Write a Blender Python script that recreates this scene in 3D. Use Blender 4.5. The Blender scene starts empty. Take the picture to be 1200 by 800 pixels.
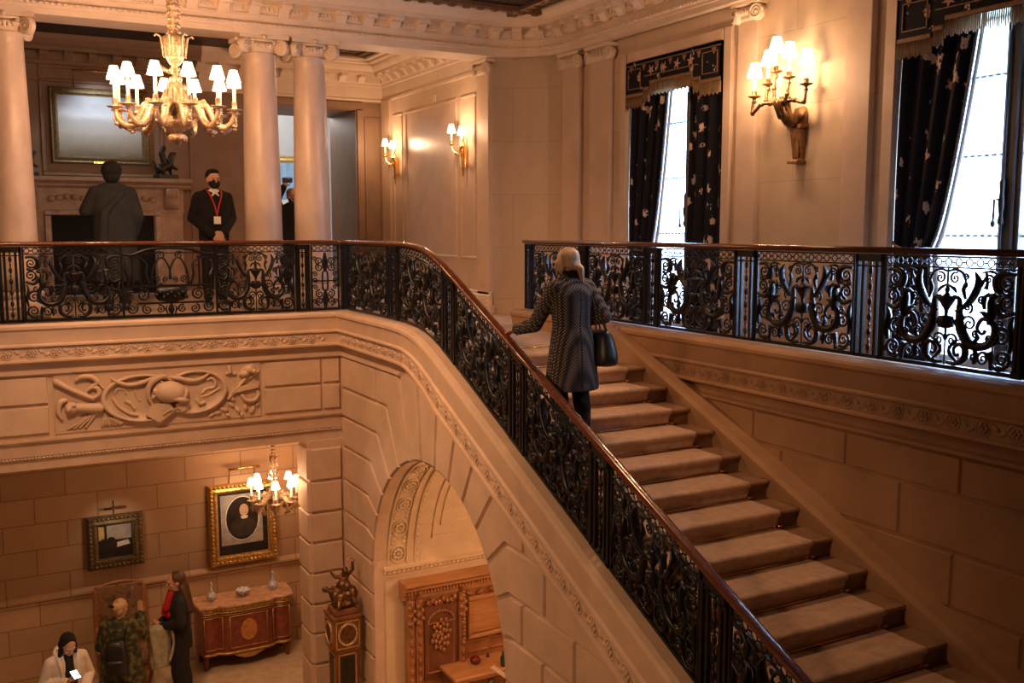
import bpy, bmesh, math, random
from mathutils import Vector, Matrix, Euler
random.seed(7)
S = bpy.context.scene
COL = S.collection
PI = math.pi
D = bpy.data

# ------------------------------------------------------------------ materials
def _nodes(name):
    m = D.materials.new(name); m.use_nodes = True
    nt = m.node_tree
    return m, nt, nt.nodes['Principled BSDF']
def ramp(nt, stops, fac):
    r = nt.nodes.new('ShaderNodeValToRGB')
    while len(r.color_ramp.elements) < len(stops): r.color_ramp.elements.new(.5)
    for e, (p, c) in zip(r.color_ramp.elements, stops):
        e.position = p; e.color = (*c, 1)
    nt.links.new(fac, r.inputs[0]); return r.outputs[0]
def obj_coords(nt, scale=(1, 1, 1), rot=(0, 0, 0)):
    t = nt.nodes.new('ShaderNodeTexCoord'); mp = nt.nodes.new('ShaderNodeMapping')
    mp.inputs['Scale'].default_value = scale; mp.inputs['Rotation'].default_value = rot
    nt.links.new(t.outputs['Object'], mp.inputs[0]); return mp.outputs[0]
def noise(nt, vec, scale, detail=4, rough=.55):
    n = nt.nodes.new('ShaderNodeTexNoise'); n.inputs['Scale'].default_value = scale
    n.inputs['Detail'].default_value = detail; n.inputs['Roughness'].default_value = rough
    nt.links.new(vec, n.inputs['Vector']); return n.outputs['Fac']
def bump(nt, b, height, strength=.3, dist=.01):
    n = nt.nodes.new('ShaderNodeBump'); n.inputs['Strength'].default_value = strength
    n.inputs['Distance'].default_value = dist
    nt.links.new(height, n.inputs['Height']); nt.links.new(n.outputs[0], b.inputs['Normal'])
def mat(name, c, rough=.6, metal=0., var=.12, scale=6., bmp=0., bscale=60., coat=0., spec=None, vec_scale=(1, 1, 1)):
    m, nt, b = _nodes(name)
    b.inputs['Roughness'].default_value = rough; b.inputs['Metallic'].default_value = metal
    if coat: b.inputs['Coat Weight'].default_value = coat
    if spec is not None: b.inputs['Specular IOR Level'].default_value = spec
    v = obj_coords(nt, vec_scale)
    f = noise(nt, v, scale)
    lo = tuple(max(0, x * (1 - var)) for x in c); hi = tuple(min(1, x * (1 + var)) for x in c)
    nt.links.new(ramp(nt, [(.3, lo), (.7, hi)], f), b.inputs['Base Color'])
    if bmp: bump(nt, b, noise(nt, v, bscale, 3), bmp, .004)
    return m
def glow(name, c, s):
    m, nt, b = _nodes(name)
    b.inputs['Base Color'].default_value = (*c, 1); b.inputs['Emission Color'].default_value = (*c, 1)
    b.inputs['Emission Strength'].default_value = s; b.inputs['Roughness'].default_value = .8
    return m
def ashlar(name, c, joint, bw, bh, rough=.6, rot=(PI/2, 0, 0), msize=.008, offset=(0, 0, 0), bstr=.5, var=.1):
    """stone laid in courses: the joints are narrow recesses filled with a slightly darker mortar"""
    m, nt, b = _nodes(name)
    b.inputs['Roughness'].default_value = rough
    t = nt.nodes.new('ShaderNodeTexCoord'); mp = nt.nodes.new('ShaderNodeMapping')
    mp.vector_type = 'TEXTURE'
    mp.inputs['Rotation'].default_value = rot; mp.inputs['Location'].default_value = offset
    nt.links.new(t.outputs['Object'], mp.inputs[0])
    br = nt.nodes.new('ShaderNodeTexBrick')
    br.inputs['Scale'].default_value = 1; br.inputs['Brick Width'].default_value = bw
    br.inputs['Row Height'].default_value = bh; br.inputs['Mortar Size'].default_value = msize
    br.inputs['Mortar Smooth'].default_value = .1
    br.inputs['Color1'].default_value = (*[x * (1 - var) for x in c], 1)
    br.inputs['Color2'].default_value = (*[min(1, x * (1 + var)) for x in c], 1)
    br.inputs['Mortar'].default_value = (*joint, 1)
    nt.links.new(mp.outputs[0], br.inputs['Vector'])
    f = noise(nt, t.outputs['Object'], 5)
    mx = nt.nodes.new('ShaderNodeMixRGB'); mx.blend_type = 'MULTIPLY'; mx.inputs[0].default_value = .35
    nt.links.new(br.outputs['Color'], mx.inputs[1])
    nt.links.new(ramp(nt, [(.3, (.78, .78, .78)), (.7, (1, 1, 1))], f), mx.inputs[2])
    nt.links.new(mx.outputs[0], b.inputs['Base Color'])
    inv = nt.nodes.new('ShaderNodeMath'); inv.operation = 'SUBTRACT'; inv.inputs[0].default_value = 1
    nt.links.new(br.outputs['Fac'], inv.inputs[1])
    bump(nt, b, inv.outputs[0], bstr, .012)
    return m

STONE_C = (.62, .455, .33)
M = {}
M['stone'] = mat('limestone', STONE_C, .55, var=.10, scale=3.5, bmp=.12, bscale=45)
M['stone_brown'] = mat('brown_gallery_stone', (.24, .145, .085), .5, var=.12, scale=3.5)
M['stone_sheen'] = mat('polished_limestone', (.60, .44, .32), .30, var=.07, scale=4, bmp=.05)
M['stone_pale'] = mat('pale_limestone', (.70, .56, .43), .5, var=.07, scale=4, bmp=.08)
M['marble'] = mat('marble', (.60, .45, .34), .38, var=.16, scale=5, vec_scale=(1, 1, .45))
M['mantel_marble'] = mat('brown_veined_marble', (.40, .27, .19), .4, var=.2, scale=6)
M['marble_dark'] = mat('veined_marble', (.46, .32, .22), .35, var=.35, scale=7)
M['stone_wall'] = ashlar('limestone_courses', (.60, .45, .31), (.48, .35, .24), 1.35, .74, bstr=.25, msize=.005, var=.05)
M['stone_wall_x'] = ashlar('limestone_courses_side', (.60, .45, .31), (.48, .35, .24), 1.35, .74, rot=(PI/2, 0, PI/2), bstr=.25, msize=.005, var=.05)
M['lower_wall'] = ashlar('ashlar_lower', (.52, .34, .195), (.30, .18, .10), .74, .335, .6, offset=(.1, 0, -.04), var=.10, msize=.007)
M['plaster'] = mat('carved_plaster', (.72, .56, .38), .6, var=.06, scale=5)
M['iron'] = mat('black_iron', (.012, .011, .011), .36, .35, var=.3, scale=20, spec=.6)
M['handrail'] = mat('polished_mahogany', (.115, .034, .012), .22, var=.35, scale=9, coat=.5, vec_scale=(6, .6, 6))
M['gilt'] = mat('gilt_bronze', (.50, .345, .215), .42, .5, var=.62, scale=48, bmp=.9, bscale=70)
M['gilt_old'] = mat('old_gilt_bracket', (.26, .135, .055), .42, .6, var=.4, scale=30, bmp=.4, bscale=60)
M['edge_braid'] = mat('grey_blue_braid', (.10, .10, .125), .8, var=.8, scale=60)
M['gilt_frame'] = mat('gilt_wood', (.62, .40, .13), .38, .75, var=.3, scale=25, bmp=.7, bscale=50)
M['gilt_dull'] = mat('dull_gilt_wood', (.17, .115, .05), .5, .45, var=.3, scale=25, bmp=.5, bscale=70)
M['brass'] = mat('brass', (.80, .52, .20), .25, 1., var=.1)
M['bronze'] = mat('dark_bronze', (.16, .085, .035), .36, .8, var=.35, scale=22, bmp=.3)
M['bronze_black'] = mat('black_bronze', (.035, .03, .025), .4, .6, var=.3, scale=14)
M['brown_metal'] = mat('dark_brown_metal', (.10, .05, .025), .45, .6)
M['candle'] = glow('candle_tube', (1., .80, .52), .9)
M['shade'] = glow('lit_paper_shade', (1., .84, .60), 4.2)
M['shade_wall'] = glow('lit_silk_shade', (1., .84, .60), 4.2)
M['carpet'] = mat('stair_carpet_pile', (.56, .40, .30), .95, var=.14, scale=14, bmp=.5, bscale=260, spec=.1)
M['carpet_hall'] = mat('hall_carpet_pile', (.52, .40, .27), .95, var=.12, scale=9, bmp=.4, bscale=200, spec=.1)
M['carpet_landing'] = mat('landing_carpet_pile', (.55, .42, .35), .95, var=.1, scale=9, bmp=.4, bscale=200, spec=.1)
M['step_stone'] = mat('step_marble', (.27, .16, .095), .4, var=.25, scale=6)
M['right_wall'] = mat('shade_darkened_limestone', (.38, .225, .12), .6, var=.12, scale=3, bmp=.12, bscale=40)  # same limestone as the stair wall, its shade put into the colour
M['dark_ceiling'] = mat('dark_ceiling_wood', (.030, .014, .007), .5, var=.4, scale=6)
M['ceiling_gold'] = mat('ceiling_gilding', (.15, .075, .03), .45, .4, var=.3, scale=20)
M['oak'] = mat('carved_oak', (.33, .14, .055), .38, var=.25, scale=8, vec_scale=(1, 1, .3), bmp=.3, bscale=30, coat=.15)
M['oak_dark'] = mat('dark_carved_oak', (.17, .065, .028), .4, var=.3, scale=8, vec_scale=(1, 1, .3), bmp=.3, bscale=30)
M['oak_light'] = mat('fluted_light_oak', (.46, .22, .09), .4, var=.2, scale=10, vec_scale=(.3, 1, 3))
M['black'] = mat('firebox_black', (.008, .007, .006), .9, var=.2)
M['skin'] = mat('skin', (.60, .34, .23), .5, var=.06, scale=8)
M['hair_dark'] = mat('dark_brown_hair', (.007, .005, .0045), .9, var=.3, scale=40, bmp=.5, bscale=150, vec_scale=(1, 1, .2))
M['hair_brown'] = mat('long_brown_hair', (.085, .04, .02), .45, var=.4, scale=40, bmp=.5, bscale=150, vec_scale=(1, 1, .2))
M['hair_grey'] = mat('white_blonde_hair', (.50, .37, .25), .5, var=.4, scale=30, bmp=.6, bscale=120, vec_scale=(1, 1, .25))
M['hair_blonde'] = mat('blonde_hair', (.46, .30, .16), .5, var=.35, scale=30, bmp=.6, bscale=120, vec_scale=(1, 1, .25))
M['coat_black'] = mat('dark_coat_cloth', (.014, .013, .013), .9, var=.2, scale=10, bmp=.2, bscale=80)
M['coat_grey'] = mat('charcoal_green_coat_cloth', (.017, .018, .017), .85, var=.3, scale=9, bmp=.3, bscale=40)
M['trousers'] = mat('black_trouser_cloth', (.012, .011, .012), .9, var=.2)
M['knit_black'] = mat('black_knit', (.007, .006, .007), .95, var=.2, bmp=.3, bscale=120)
M['shirt_white'] = mat('white_shirt_cloth', (.75, .72, .68), .8, var=.05)
M['red_cloth'] = mat('red_cloth', (.50, .018, .022), .8, var=.15)
M['cream_cloth'] = mat('cream_jacket_cloth', (.70, .64, .57), .85, var=.1, bmp=.2)
M['grey_cloth'] = mat('folded_grey_green_coat', (.36, .33, .23), .9, var=.25, scale=12, bmp=.3, bscale=40)
M['mask_black'] = mat('black_face_mask', (.01, .01, .01), .9)
M['eye'] = mat('eye_dark', (.01, .008, .006), .3)
M['lip'] = mat('lips', (.42, .14, .11), .5)
M['lanyard'] = mat('red_lanyard', (.50, .03, .03), .7)
M['leather_black'] = mat('black_leather', (.014, .014, .016), .42, var=.2, bmp=.2, bscale=70)
M['paper'] = mat('white_paper', (.8, .78, .74), .7, var=.04)
M['porcelain'] = None
M['red_wood'] = mat('red_marquetry_wood', (.24, .055, .03), .32, var=.3, scale=14, coat=.3)
M['amber_wood'] = mat('amber_marquetry', (.60, .26, .06), .32, var=.25, scale=20, coat=.3)
M['breccia'] = mat('breccia_marble', (.56, .33, .20), .28, var=.3, scale=12)
M['window_frame'] = mat('dark_window_bronze', (.03, .022, .018), .4, .3)
M['white_frame'] = mat('white_painted_frame', (.75, .73, .70), .5, var=.04)
M['grey_plaster'] = mat('grey_gallery_plaster', (.42, .42, .43), .8, var=.04)
M['lining'] = mat('curtain_lining', (.30, .25, .21), .8, var=.1)
M['fringe'] = mat('gold_fringe_thread', (.26, .155, .07), .7, var=.45, scale=60, vec_scale=(1, 1, .1))
M['gold_braid'] = mat('old_gold_braid', (.24, .125, .055), .6, .2, var=.3, scale=40)
M['glazing_bar'] = mat('pale_glazing_bar', (.34, .37, .42), .6, var=.05)
M['white_iron'] = mat('white_radiator', (.7, .7, .72), .5)
M['pot_red'] = mat('red_glazed_pot', (.16, .012, .01), .18, var=.2)

def _porcelain():
    m, nt, b = _nodes('blue_and_white_porcelain'); b.inputs['Roughness'].default_value = .15
    v = obj_coords(nt); f = noise(nt, v, 28, 3)
    nt.links.new(ramp(nt, [(.46, (.72, .72, .70)), (.52, (.08, .14, .42)), (.60, (.70, .72, .74))], f), b.inputs['Base Color'])
    return m
M['porcelain'] = _porcelain()
def _tweed():
    m, nt, b = _nodes('speckled_tweed'); b.inputs['Roughness'].default_value = .9
    v = obj_coords(nt, (1, .6, 1), (0, PI/4, 0))
    w = nt.nodes.new('ShaderNodeTexVoronoi'); w.inputs['Scale'].default_value = 58; w.inputs['Randomness'].default_value = .0
    nt.links.new(v, w.inputs['Vector'])
    nt.links.new(ramp(nt, [(.28, (.27, .225, .17)), (.44, (.022, .022, .027))], w.outputs['Distance']), b.inputs['Base Color'])
    return m
M['tweed'] = _tweed()
def _camo():
    m, nt, b = _nodes('green_leaf_print_cloth'); b.inputs['Roughness'].default_value = .85
    f = noise(nt, obj_coords(nt), 16, 2)
    nt.links.new(ramp(nt, [(.40, (.022, .024, .012)), (.52, (.05, .05, .018)), (.6, (.13, .11, .045))], f), b.inputs['Base Color'])
    return m
M['leaf_print'] = _camo()
def _brocade():
    """navy silk with woven flowers: sprigs of cream and rose on a near black ground"""
    m, nt, b = _nodes('navy_embroidered_silk'); b.inputs['Roughness'].default_value = .85; b.inputs['Specular IOR Level'].default_value = .25
    v = obj_coords(nt, (1, 1, .75))
    w = nt.nodes.new('ShaderNodeTexVoronoi'); w.inputs['Scale'].default_value = 6.6
    nt.links.new(v, w.inputs['Vector'])
    f = noise(nt, v, 34, 3)
    ad = nt.nodes.new('ShaderNodeMath'); ad.operation = 'MULTIPLY_ADD'; ad.inputs[1].default_value = .75
    nt.links.new(f, ad.inputs[0]); nt.links.new(w.outputs['Distance'], ad.inputs[2])
    mask = ramp(nt, [(.575, (1, 1, 1)), (.61, (0, 0, 0))], ad.outputs[0])
    colr = ramp(nt, [(.3, (.60, .32, .22)), (.5, (.55, .44, .38)), (.7, (.66, .48, .34))], noise(nt, v, 9, 1))
    mx = nt.nodes.new('ShaderNodeMixRGB'); nt.links.new(mask, mx.inputs[0])
    mx.inputs[1].default_value = (.007, .007, .013, 1); nt.links.new(colr, mx.inputs[2])
    nt.links.new(mx.outputs[0], b.inputs['Base Color'])
    return m
M['brocade'] = _brocade()
def _tapestry():
    m, nt, b = _nodes('woven_tapestry'); b.inputs['Roughness'].default_value = .95
    f = noise(nt, obj_coords(nt), 11, 4)
    nt.links.new(ramp(nt, [(.35, (.10, .055, .03)), (.5, (.26, .13, .06)), (.62, (.16, .10, .05)), (.7, (.34, .19, .10))], f), b.inputs['Base Color'])
    return m
M['tapestry'] = _tapestry()
def _landscape():
    m, nt, b = _nodes('misty_landscape_paint'); b.inputs['Roughness'].default_value = .45
    t = nt.nodes.new('ShaderNodeTexCoord'); sp = nt.nodes.new('ShaderNodeSeparateXYZ')
    nt.links.new(t.outputs['Object'], sp.inputs[0])
    n = noise(nt, t.outputs['Object'], 5, 5)
    a = nt.nodes.new('ShaderNodeMath'); a.operation = 'MULTIPLY_ADD'; a.inputs[1].default_value = .16
    nt.links.new(n, a.inputs[0]); nt.links.new(sp.outputs['Z'], a.inputs[2])
    nt.links.new(ramp(nt, [(.10, (.16, .15, .11)), (.25, (.30, .29, .23)), (.45, (.44, .45, .42)), (.62, (.40, .42, .42)), (.70, (.52, .56, .60)), (.85, (.30, .33, .36)), (1., (.22, .24, .27))], a.outputs[0]), b.inputs['Base Color'])
    return m
M['landscape'] = _landscape()
M['dark_paint'] = mat('dark_umber_paint', (.020, .016, .014), .5, var=.5, scale=7)
M['grey_paint'] = mat('stone_grey_paint', (.42, .40, .36), .6, var=.25, scale=9)
M['flesh_paint'] = mat('pale_flesh_paint', (.62, .42, .28), .6, var=.2, scale=30)
M['white_paint'] = mat('lead_white_paint', (.80, .76, .68), .6, var=.15, scale=14)
M['umber_paint'] = mat('brown_umber_paint', (.045, .032, .026), .5, var=.4, scale=9)
M['hair_paint'] = mat('hair_umber_paint', (.028, .017, .012), .5, var=.4, scale=12)
M['blue_paint'] = mat('sky_blue_paint', (.25, .42, .62), .6, var=.3, scale=6)
M['crimson_paint'] = mat('crimson_paint', (.5, .06, .07), .6, var=.3, scale=10)
M['gold_paint'] = mat('yellow_paint', (.62, .45, .16), .6, var=.3, scale=10)
def _glass():
    m, nt, b = _nodes('window_glass')
    out = nt.nodes['Material Output']; mix = nt.nodes.new('ShaderNodeMixShader')
    tr = nt.nodes.new('ShaderNodeBsdfTransparent'); gl = nt.nodes.new('ShaderNodeBsdfGlossy')
    gl.inputs['Roughness'].default_value = .03; tr.inputs[0].default_value = (.93, .96, 1, 1)
    mix.inputs[0].default_value = .05
    nt.links.new(tr.outputs[0], mix.inputs[1]); nt.links.new(gl.outputs[0], mix.inputs[2])
    nt.links.new(mix.outputs[0], out.inputs[0]); return m
M['glass'] = _glass()
def _sheer():
    m, nt, b = _nodes('sheer_white_voile')
    out = nt.nodes['Material Output']; mix = nt.nodes.new('ShaderNodeMixShader')
    tr = nt.nodes.new('ShaderNodeBsdfTransparent'); tl = nt.nodes.new('ShaderNodeBsdfTranslucent')
    tl.inputs[0].default_value = (.9, .93, 1, 1); mix.inputs[0].default_value = .45
    nt.links.new(tr.outputs[0], mix.inputs[1]); nt.links.new(tl.outputs[0], mix.inputs[2])
    nt.links.new(mix.outputs[0], out.inputs[0]); return m
M['sheer'] = _sheer()
def _blind():
    m, nt, b = _nodes('roller_blind_cloth')
    out = nt.nodes['Material Output']; mix = nt.nodes.new('ShaderNodeMixShader')
    tr = nt.nodes.new('ShaderNodeBsdfTransparent'); tl = nt.nodes.new('ShaderNodeBsdfTranslucent')
    tl.inputs[0].default_value = (.85, .92, .80, 1); tr.inputs[0].default_value = (.95, 1, .92, 1); mix.inputs[0].default_value = .72
    nt.links.new(tr.outputs[0], mix.inputs[1]); nt.links.new(tl.outputs[0], mix.inputs[2])
    nt.links.new(mix.outputs[0], out.inputs[0]); return m
M['blind'] = _blind()

# ------------------------------------------------------------------ mesh kit
class MB:
    def __init__(s): s.v = []; s.f = []; s.sm = []
    def add(s, vs, fs, smooth=False):
        o = len(s.v); s.v += [tuple(p) for p in vs]
        for f in fs: s.f.append([i + o for i in f]); s.sm.append(smooth)
        return s
    def box(s, x0, x1, y0, y1, z0, z1):
        vs = [(x, y, z) for z in (z0, z1) for y in (y0, y1) for x in (x0, x1)]
        return s.add(vs, [(0, 1, 3, 2), (4, 6, 7, 5), (0, 4, 5, 1), (2, 3, 7, 6), (0, 2, 6, 4), (1, 5, 7, 3)])
    def bbox(s, x0, x1, y0, y1, z0, z1, b=.008):
        """box with chamfered edges"""
        cx, cy, cz = (x0+x1)/2, (y0+y1)/2, (z0+z1)/2; hx, hy, hz = (x1-x0)/2, (y1-y0)/2, (z1-z0)/2
        b = min(b, hx*.45, hy*.45, hz*.45)
        vs = []; idx = {}
        for sx in (-1, 1):
            for sy in (-1, 1):
                for sz in (-1, 1):
                    for k in range(3):
                        p = [sx*hx, sy*hy, sz*hz]
                        for j, sg in enumerate((sx, sy, sz)):
                            if j != k: p[j] -= sg*b
                        idx[(sx, sy, sz, k)] = len(vs); vs.append((cx+p[0], cy+p[1], cz+p[2]))
        fs = []
        for k in range(3):
            for sg in (-1, 1):
                a, c = [j for j in range(3) if j != k]
                q = []
                for (u, w) in ((-1, -1), (1, -1), (1, 1), (-1, 1)):
                    t = [0, 0, 0]; t[k] = sg; t[a] = u; t[c] = w; q.append(idx[(*t, k)])
                fs.append(q)
        for k in range(3):
            a, c = [j for j in range(3) if j != k]
            for u in (-1, 1):
                for w in (-1, 1):
                    t0 = [0, 0, 0]; t0[k] = -1; t0[a] = u; t0[c] = w
                    t1 = list(t0); t1[k] = 1
                    fs.append([idx[(*t0, a)], idx[(*t1, a)], idx[(*t1, c)], idx[(*t0, c)]])
        for sx in (-1, 1):
            for sy in (-1, 1):
                for sz in (-1, 1): fs.append([idx[(sx, sy, sz, k)] for k in range(3)])
        return s.add(vs, fs)
    def loft(s, rings, closed=True, caps=True, smooth=True):
        n = len(rings[0]); vs = [p for r in rings for p in r]; fs = []
        for i in range(len(rings) - 1):
            for j in range(n if closed else n - 1):
                a, b = i*n + j, i*n + (j+1) % n
                fs.append((a, b, b + n, a + n))
        if caps and closed:
            fs.append(tuple(reversed(range(n)))); fs.append(tuple(range(len(vs) - n, len(vs))))
        return s.add(vs, fs, smooth)
    def lathe(s, prof, c=(0, 0, 0), n=16, axis='z', smooth=True, sx=1., sy=1.):
        rings = []
        for r, h in prof:
            ring = []
            for k in range(n):
                a = 2*PI*k/n; x, y = r*math.cos(a)*sx, r*math.sin(a)*sy
                p = {'z': (x, y, h), 'y': (x, h, y), 'x': (h, x, y)}[axis]
                ring.append((c[0]+p[0], c[1]+p[1], c[2]+p[2]))
            rings.append(ring)
        return s.loft(rings, True, True, smooth)
    def ell(s, c, r, n=12, m=8, R=None):
        rings = []
        for i in range(m + 1):
            t = PI*i/m; ring = []
            st = max(math.sin(t), .02)
            for k in range(n):
                a = 2*PI*k/n
                p = Vector((r[0]*st*math.cos(a), r[1]*st*math.sin(a), r[2]*math.cos(t)))
                if R is not None: p = R @ p
                ring.append((c[0]+p.x, c[1]+p.y, c[2]+p.z))
            rings.append(ring)
        return s.loft(rings, True, True, True)
    def tube(s, pts, r, n=6, caps=True, flat=1., closed=False):
        P = [Vector(p) for p in pts]; m = len(P)
        R = [r]*m if not hasattr(r, '__len__') else r
        rings = []; N = None
        for i in range(m):
            a = P[i-1] if (i > 0 or closed) else P[i]; b = P[(i+1) % m] if (i < m-1 or closed) else P[i]
            t = (b - a)
            if t.length < 1e-9: t = Vector((0, 0, 1))
            t.normalize()
            if N is None:
                up = Vector((0, 0, 1)) if abs(t.z) < .9 else Vector((0, 1, 0))
                N = (up - t*up.dot(t)).normalized()
            else:
                N = N - t*N.dot(t)
                if N.length < 1e-6: N = t.orthogonal()
                N.normalize()
            B = t.cross(N)
            rings.append([tuple(P[i] + (N*math.cos(2*PI*k/n) + B*math.sin(2*PI*k/n)*flat)*R[i]) for k in range(n)])
        if closed: rings.append(rings[0])
        return s.loft(rings, True, caps and not closed, True)
    def capsule(s, a, b, ra, rb, n=12):
        a, b = Vector(a), Vector(b); d = b - a; L = d.length
        if L < 1e-6: return s.ell(a, (ra, ra, ra))
        t = d/L; pts = []; rs = []
        for k in range(5):
            q = PI/2*k/4; pts.append(a - t*ra*math.cos(q)); rs.append(max(.02*ra, ra*math.sin(q)))
        for k in range(1, 4): pts.append(a + d*k/4); rs.append(ra + (rb-ra)*k/4)
        for k in range(5):
            q = PI/2*k/4; pts.append(b + t*rb*math.sin(q)); rs.append(max(.02*rb, rb*math.cos(q)))
        return s.tube(pts, rs, n)
    def prism(s, poly, fn, d0, d1):
        """extrude the 2-D polygon between depth d0 and d1; fn(a,b,d) gives the 3-D point"""
        n = len(poly)
        vs = [fn(a, b, d0) for a, b in poly] + [fn(a, b, d1) for a, b in poly]
        fs = [tuple(range(n)), tuple(range(2*n-1, n-1, -1))] + [(i, (i+1) % n, n + (i+1) % n, n + i) for i in range(n)]
        return s.add(vs, fs)
    def map(s, fn):
        s.v = [tuple(fn(*p)) for p in s.v]; return s
    def mapped(s, fn):
        o = MB(); o.v = [tuple(fn(*p)) for p in s.v]; o.f = s.f; o.sm = s.sm; return o
    def join(s, o, fn=None):
        vs = o.v if fn is None else [fn(*p) for p in o.v]
        b = len(s.v); s.v += [tuple(p) for p in vs]
        s.f += [[i + b for i in f] for f in o.f]; s.sm += o.sm; return s
    def build(s, name, m, parent=None, off=None, kind=None, recalc=True):
        me = D.meshes.new(name)
        vs = s.v if off is None else [(p[0]-off[0], p[1]-off[1], p[2]-off[2]) for p in s.v]
        me.from_pydata(vs, [], s.f); me.polygons.foreach_set('use_smooth', s.sm)
        if recalc:
            bm = bmesh.new(); bm.from_mesh(me); bmesh.ops.recalc_face_normals(bm, faces=bm.faces); bm.to_mesh(me); bm.free()
        me.materials.append(m); me.update()
        o = D.objects.new(name, me); COL.objects.link(o)
        if parent is not None: o.parent = parent
        elif off is not None: o.location = off
        if kind: o['kind'] = kind
        return o
def thing(name, label, cat, loc=(0, 0, 0), rz=0., group=None):
    o = D.objects.new(name, None); COL.objects.link(o)
    o.location = loc; o.rotation_euler = (0, 0, rz); o.empty_display_size = .1
    return tag(o, label, cat, group)
def tag(o, label, cat, group=None):
    o['label'] = label; o['category'] = cat
    if group: o['group'] = group
    return o
def struct(o, label=None, cat=None):
    o['kind'] = 'structure'
    if label: o['label'] = label
    if cat: o['category'] = cat
    return o
KIDS = {}
def copy_tree(o, parent=None):
    c = o.copy(); COL.objects.link(c)
    if parent is not None: c.parent = parent
    for ch in [x for x in COL.objects if x.parent == o]: copy_tree(ch, c)
    return c
def catmull(pts, per=6, rad=None):
    P = [Vector(p) if len(p) == 3 else Vector((p[0], p[1], 0)) for p in pts]; out = []; ro = []
    for i in range(len(P) - 1):
        p0 = P[max(i-1, 0)]; p1 = P[i]; p2 = P[i+1]; p3 = P[min(i+2, len(P)-1)]
        for k in range(per):
            t = k/per
            out.append(.5*((2*p1) + (p2-p0)*t + (2*p0-5*p1+4*p2-p3)*t*t + (3*p1-p0-3*p2+p3)*t**3))
            if rad: ro.append(rad[i] + (rad[i+1]-rad[i])*t)
    out.append(P[-1])
    if rad: ro.append(rad[-1]); return out, ro
    return out
def voxel(mb, name, m, parent, size=.012, smooth=6, off=None, loc=None):
    """fuse the shapes of mb into one continuous skin"""
    o = mb.build('tmp', m, None, off, recalc=False)
    r = o.modifiers.new('r', 'REMESH'); r.mode = 'VOXEL'; r.voxel_size = size; r.use_smooth_shade = True
    if smooth:
        q = o.modifiers.new('s', 'SMOOTH'); q.factor = .5; q.iterations = smooth
    dg = bpy.context.evaluated_depsgraph_get()
    me = D.meshes.new_from_object(o.evaluated_get(dg)); me.name = name
    D.objects.remove(o)
    me.polygons.foreach_set('use_smooth', [True]*len(me.polygons))
    if not me.materials: me.materials.append(m)
    n = D.objects.new(name, me); COL.objects.link(n)
    if parent is not None: n.parent = parent
    return n
# ------------------------------------------------------------------ the building
G = -4.92            # entrance hall floor; the upper floor is 0
XS, YB = 3.95, 11.70 # outer face of the stair, face of the balcony
XR = 5.95            # wall under the right-hand railing
XW = 7.25            # window wall
XC, YF, YK = 6.44, 12.40, 16.6
CEIL = 3.86
LAND = -.206
def curb(y):
    t = (9.15 - y)/.20
    sp = t if t > 30 else math.log1p(math.exp(t))
    return -.452*.20*sp
def kfac(y): return 1 + .35*min(1, max(0, (9.5 - y)/.8))
def nose(y): return -.5 + .4176*(y - 7.42)

def inset(poly, g):
    n = len(poly); out = []
    A = sum(poly[i][0]*poly[(i+1) % n][1] - poly[(i+1) % n][0]*poly[i][1] for i in range(n))
    sg = 1 if A > 0 else -1
    for i in range(n):
        p0, p1, p2 = Vector(poly[i-1]), Vector(poly[i]), Vector(poly[(i+1) % n])
        d1 = (p1 - p0).normalized(); d2 = (p2 - p1).normalized()
        n1 = Vector((-d1.y, d1.x))*sg; n2 = Vector((-d2.y, d2.x))*sg
        b = n1 + n2; q = b.dot(n1)
        b = n1 if q < .25 else b/q
        out.append(tuple(p1 + b*g))
    return out
def clean(poly, e=.004):
    out = []
    for p in poly:
        if not out or (Vector(p) - Vector(out[-1])).length > e: out.append(p)
    if len(out) > 1 and (Vector(out[0]) - Vector(out[-1])).length <= e: out.pop()
    return out
def clip(poly, f):
    """keep the part of the polygon where f(point) <= 0"""
    out = []; n = len(poly)
    for i in range(n):
        a, b = poly[i], poly[(i+1) % n]; fa, fb = f(a), f(b)
        if fa <= 0: out.append(a)
        if fa*fb < 0:
            t = fa/(fa - fb); out.append((a[0] + (b[0]-a[0])*t, a[1] + (b[1]-a[1])*t))
    return out
def block(mb, poly, fn, g=.013, h=.034):
    poly = clean(poly)
    if len(poly) < 3: return
    A = abs(sum(poly[i][0]*poly[(i+1) % len(poly)][1] - poly[(i+1) % len(poly)][0]*poly[i][1] for i in range(len(poly))))/2
    if A < .004: return
    a = inset(poly, g); b = inset(poly, g + .014); n = len(poly)
    vs = [fn(p[0], p[1], -.005) for p in a] + [fn(p[0], p[1], h) for p in b]
    mb.add(vs, [(i, (i+1) % n, n + (i+1) % n, n + i) for i in range(n)] + [tuple(range(n, 2*n))])

# ---- floors
fl = MB(); fl.box(-5.2, 8.6, -4.2, 13.7, G - .2, G)
struct(fl.build('floor', M['carpet_hall']), 'beige carpeted floor of the entrance hall', 'floor')
fl = MB(); fl.box(-5.2, 4.0, YB + .02, YF + .02, -.25, 0); fl.box(-5.2, XC + .05, YF + .02, YK + .31, -.25, 0); fl.box(2.4, 8.2, YK + .31, 20.6, -.25, 0)
struct(fl.build('floor_gallery', M['marble']), 'stone floor of the upper gallery', 'floor')
fl = MB(); fl.box(4.0, 7.6, 8.475, YF, LAND - .2, LAND); fl.box(6.0, 7.6, -4.2, 8.475, LAND - .2, LAND)
struct(fl.build('floor_landing', M['carpet_landing']), 'pale carpeted landing at the head of the stair', 'floor')

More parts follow.
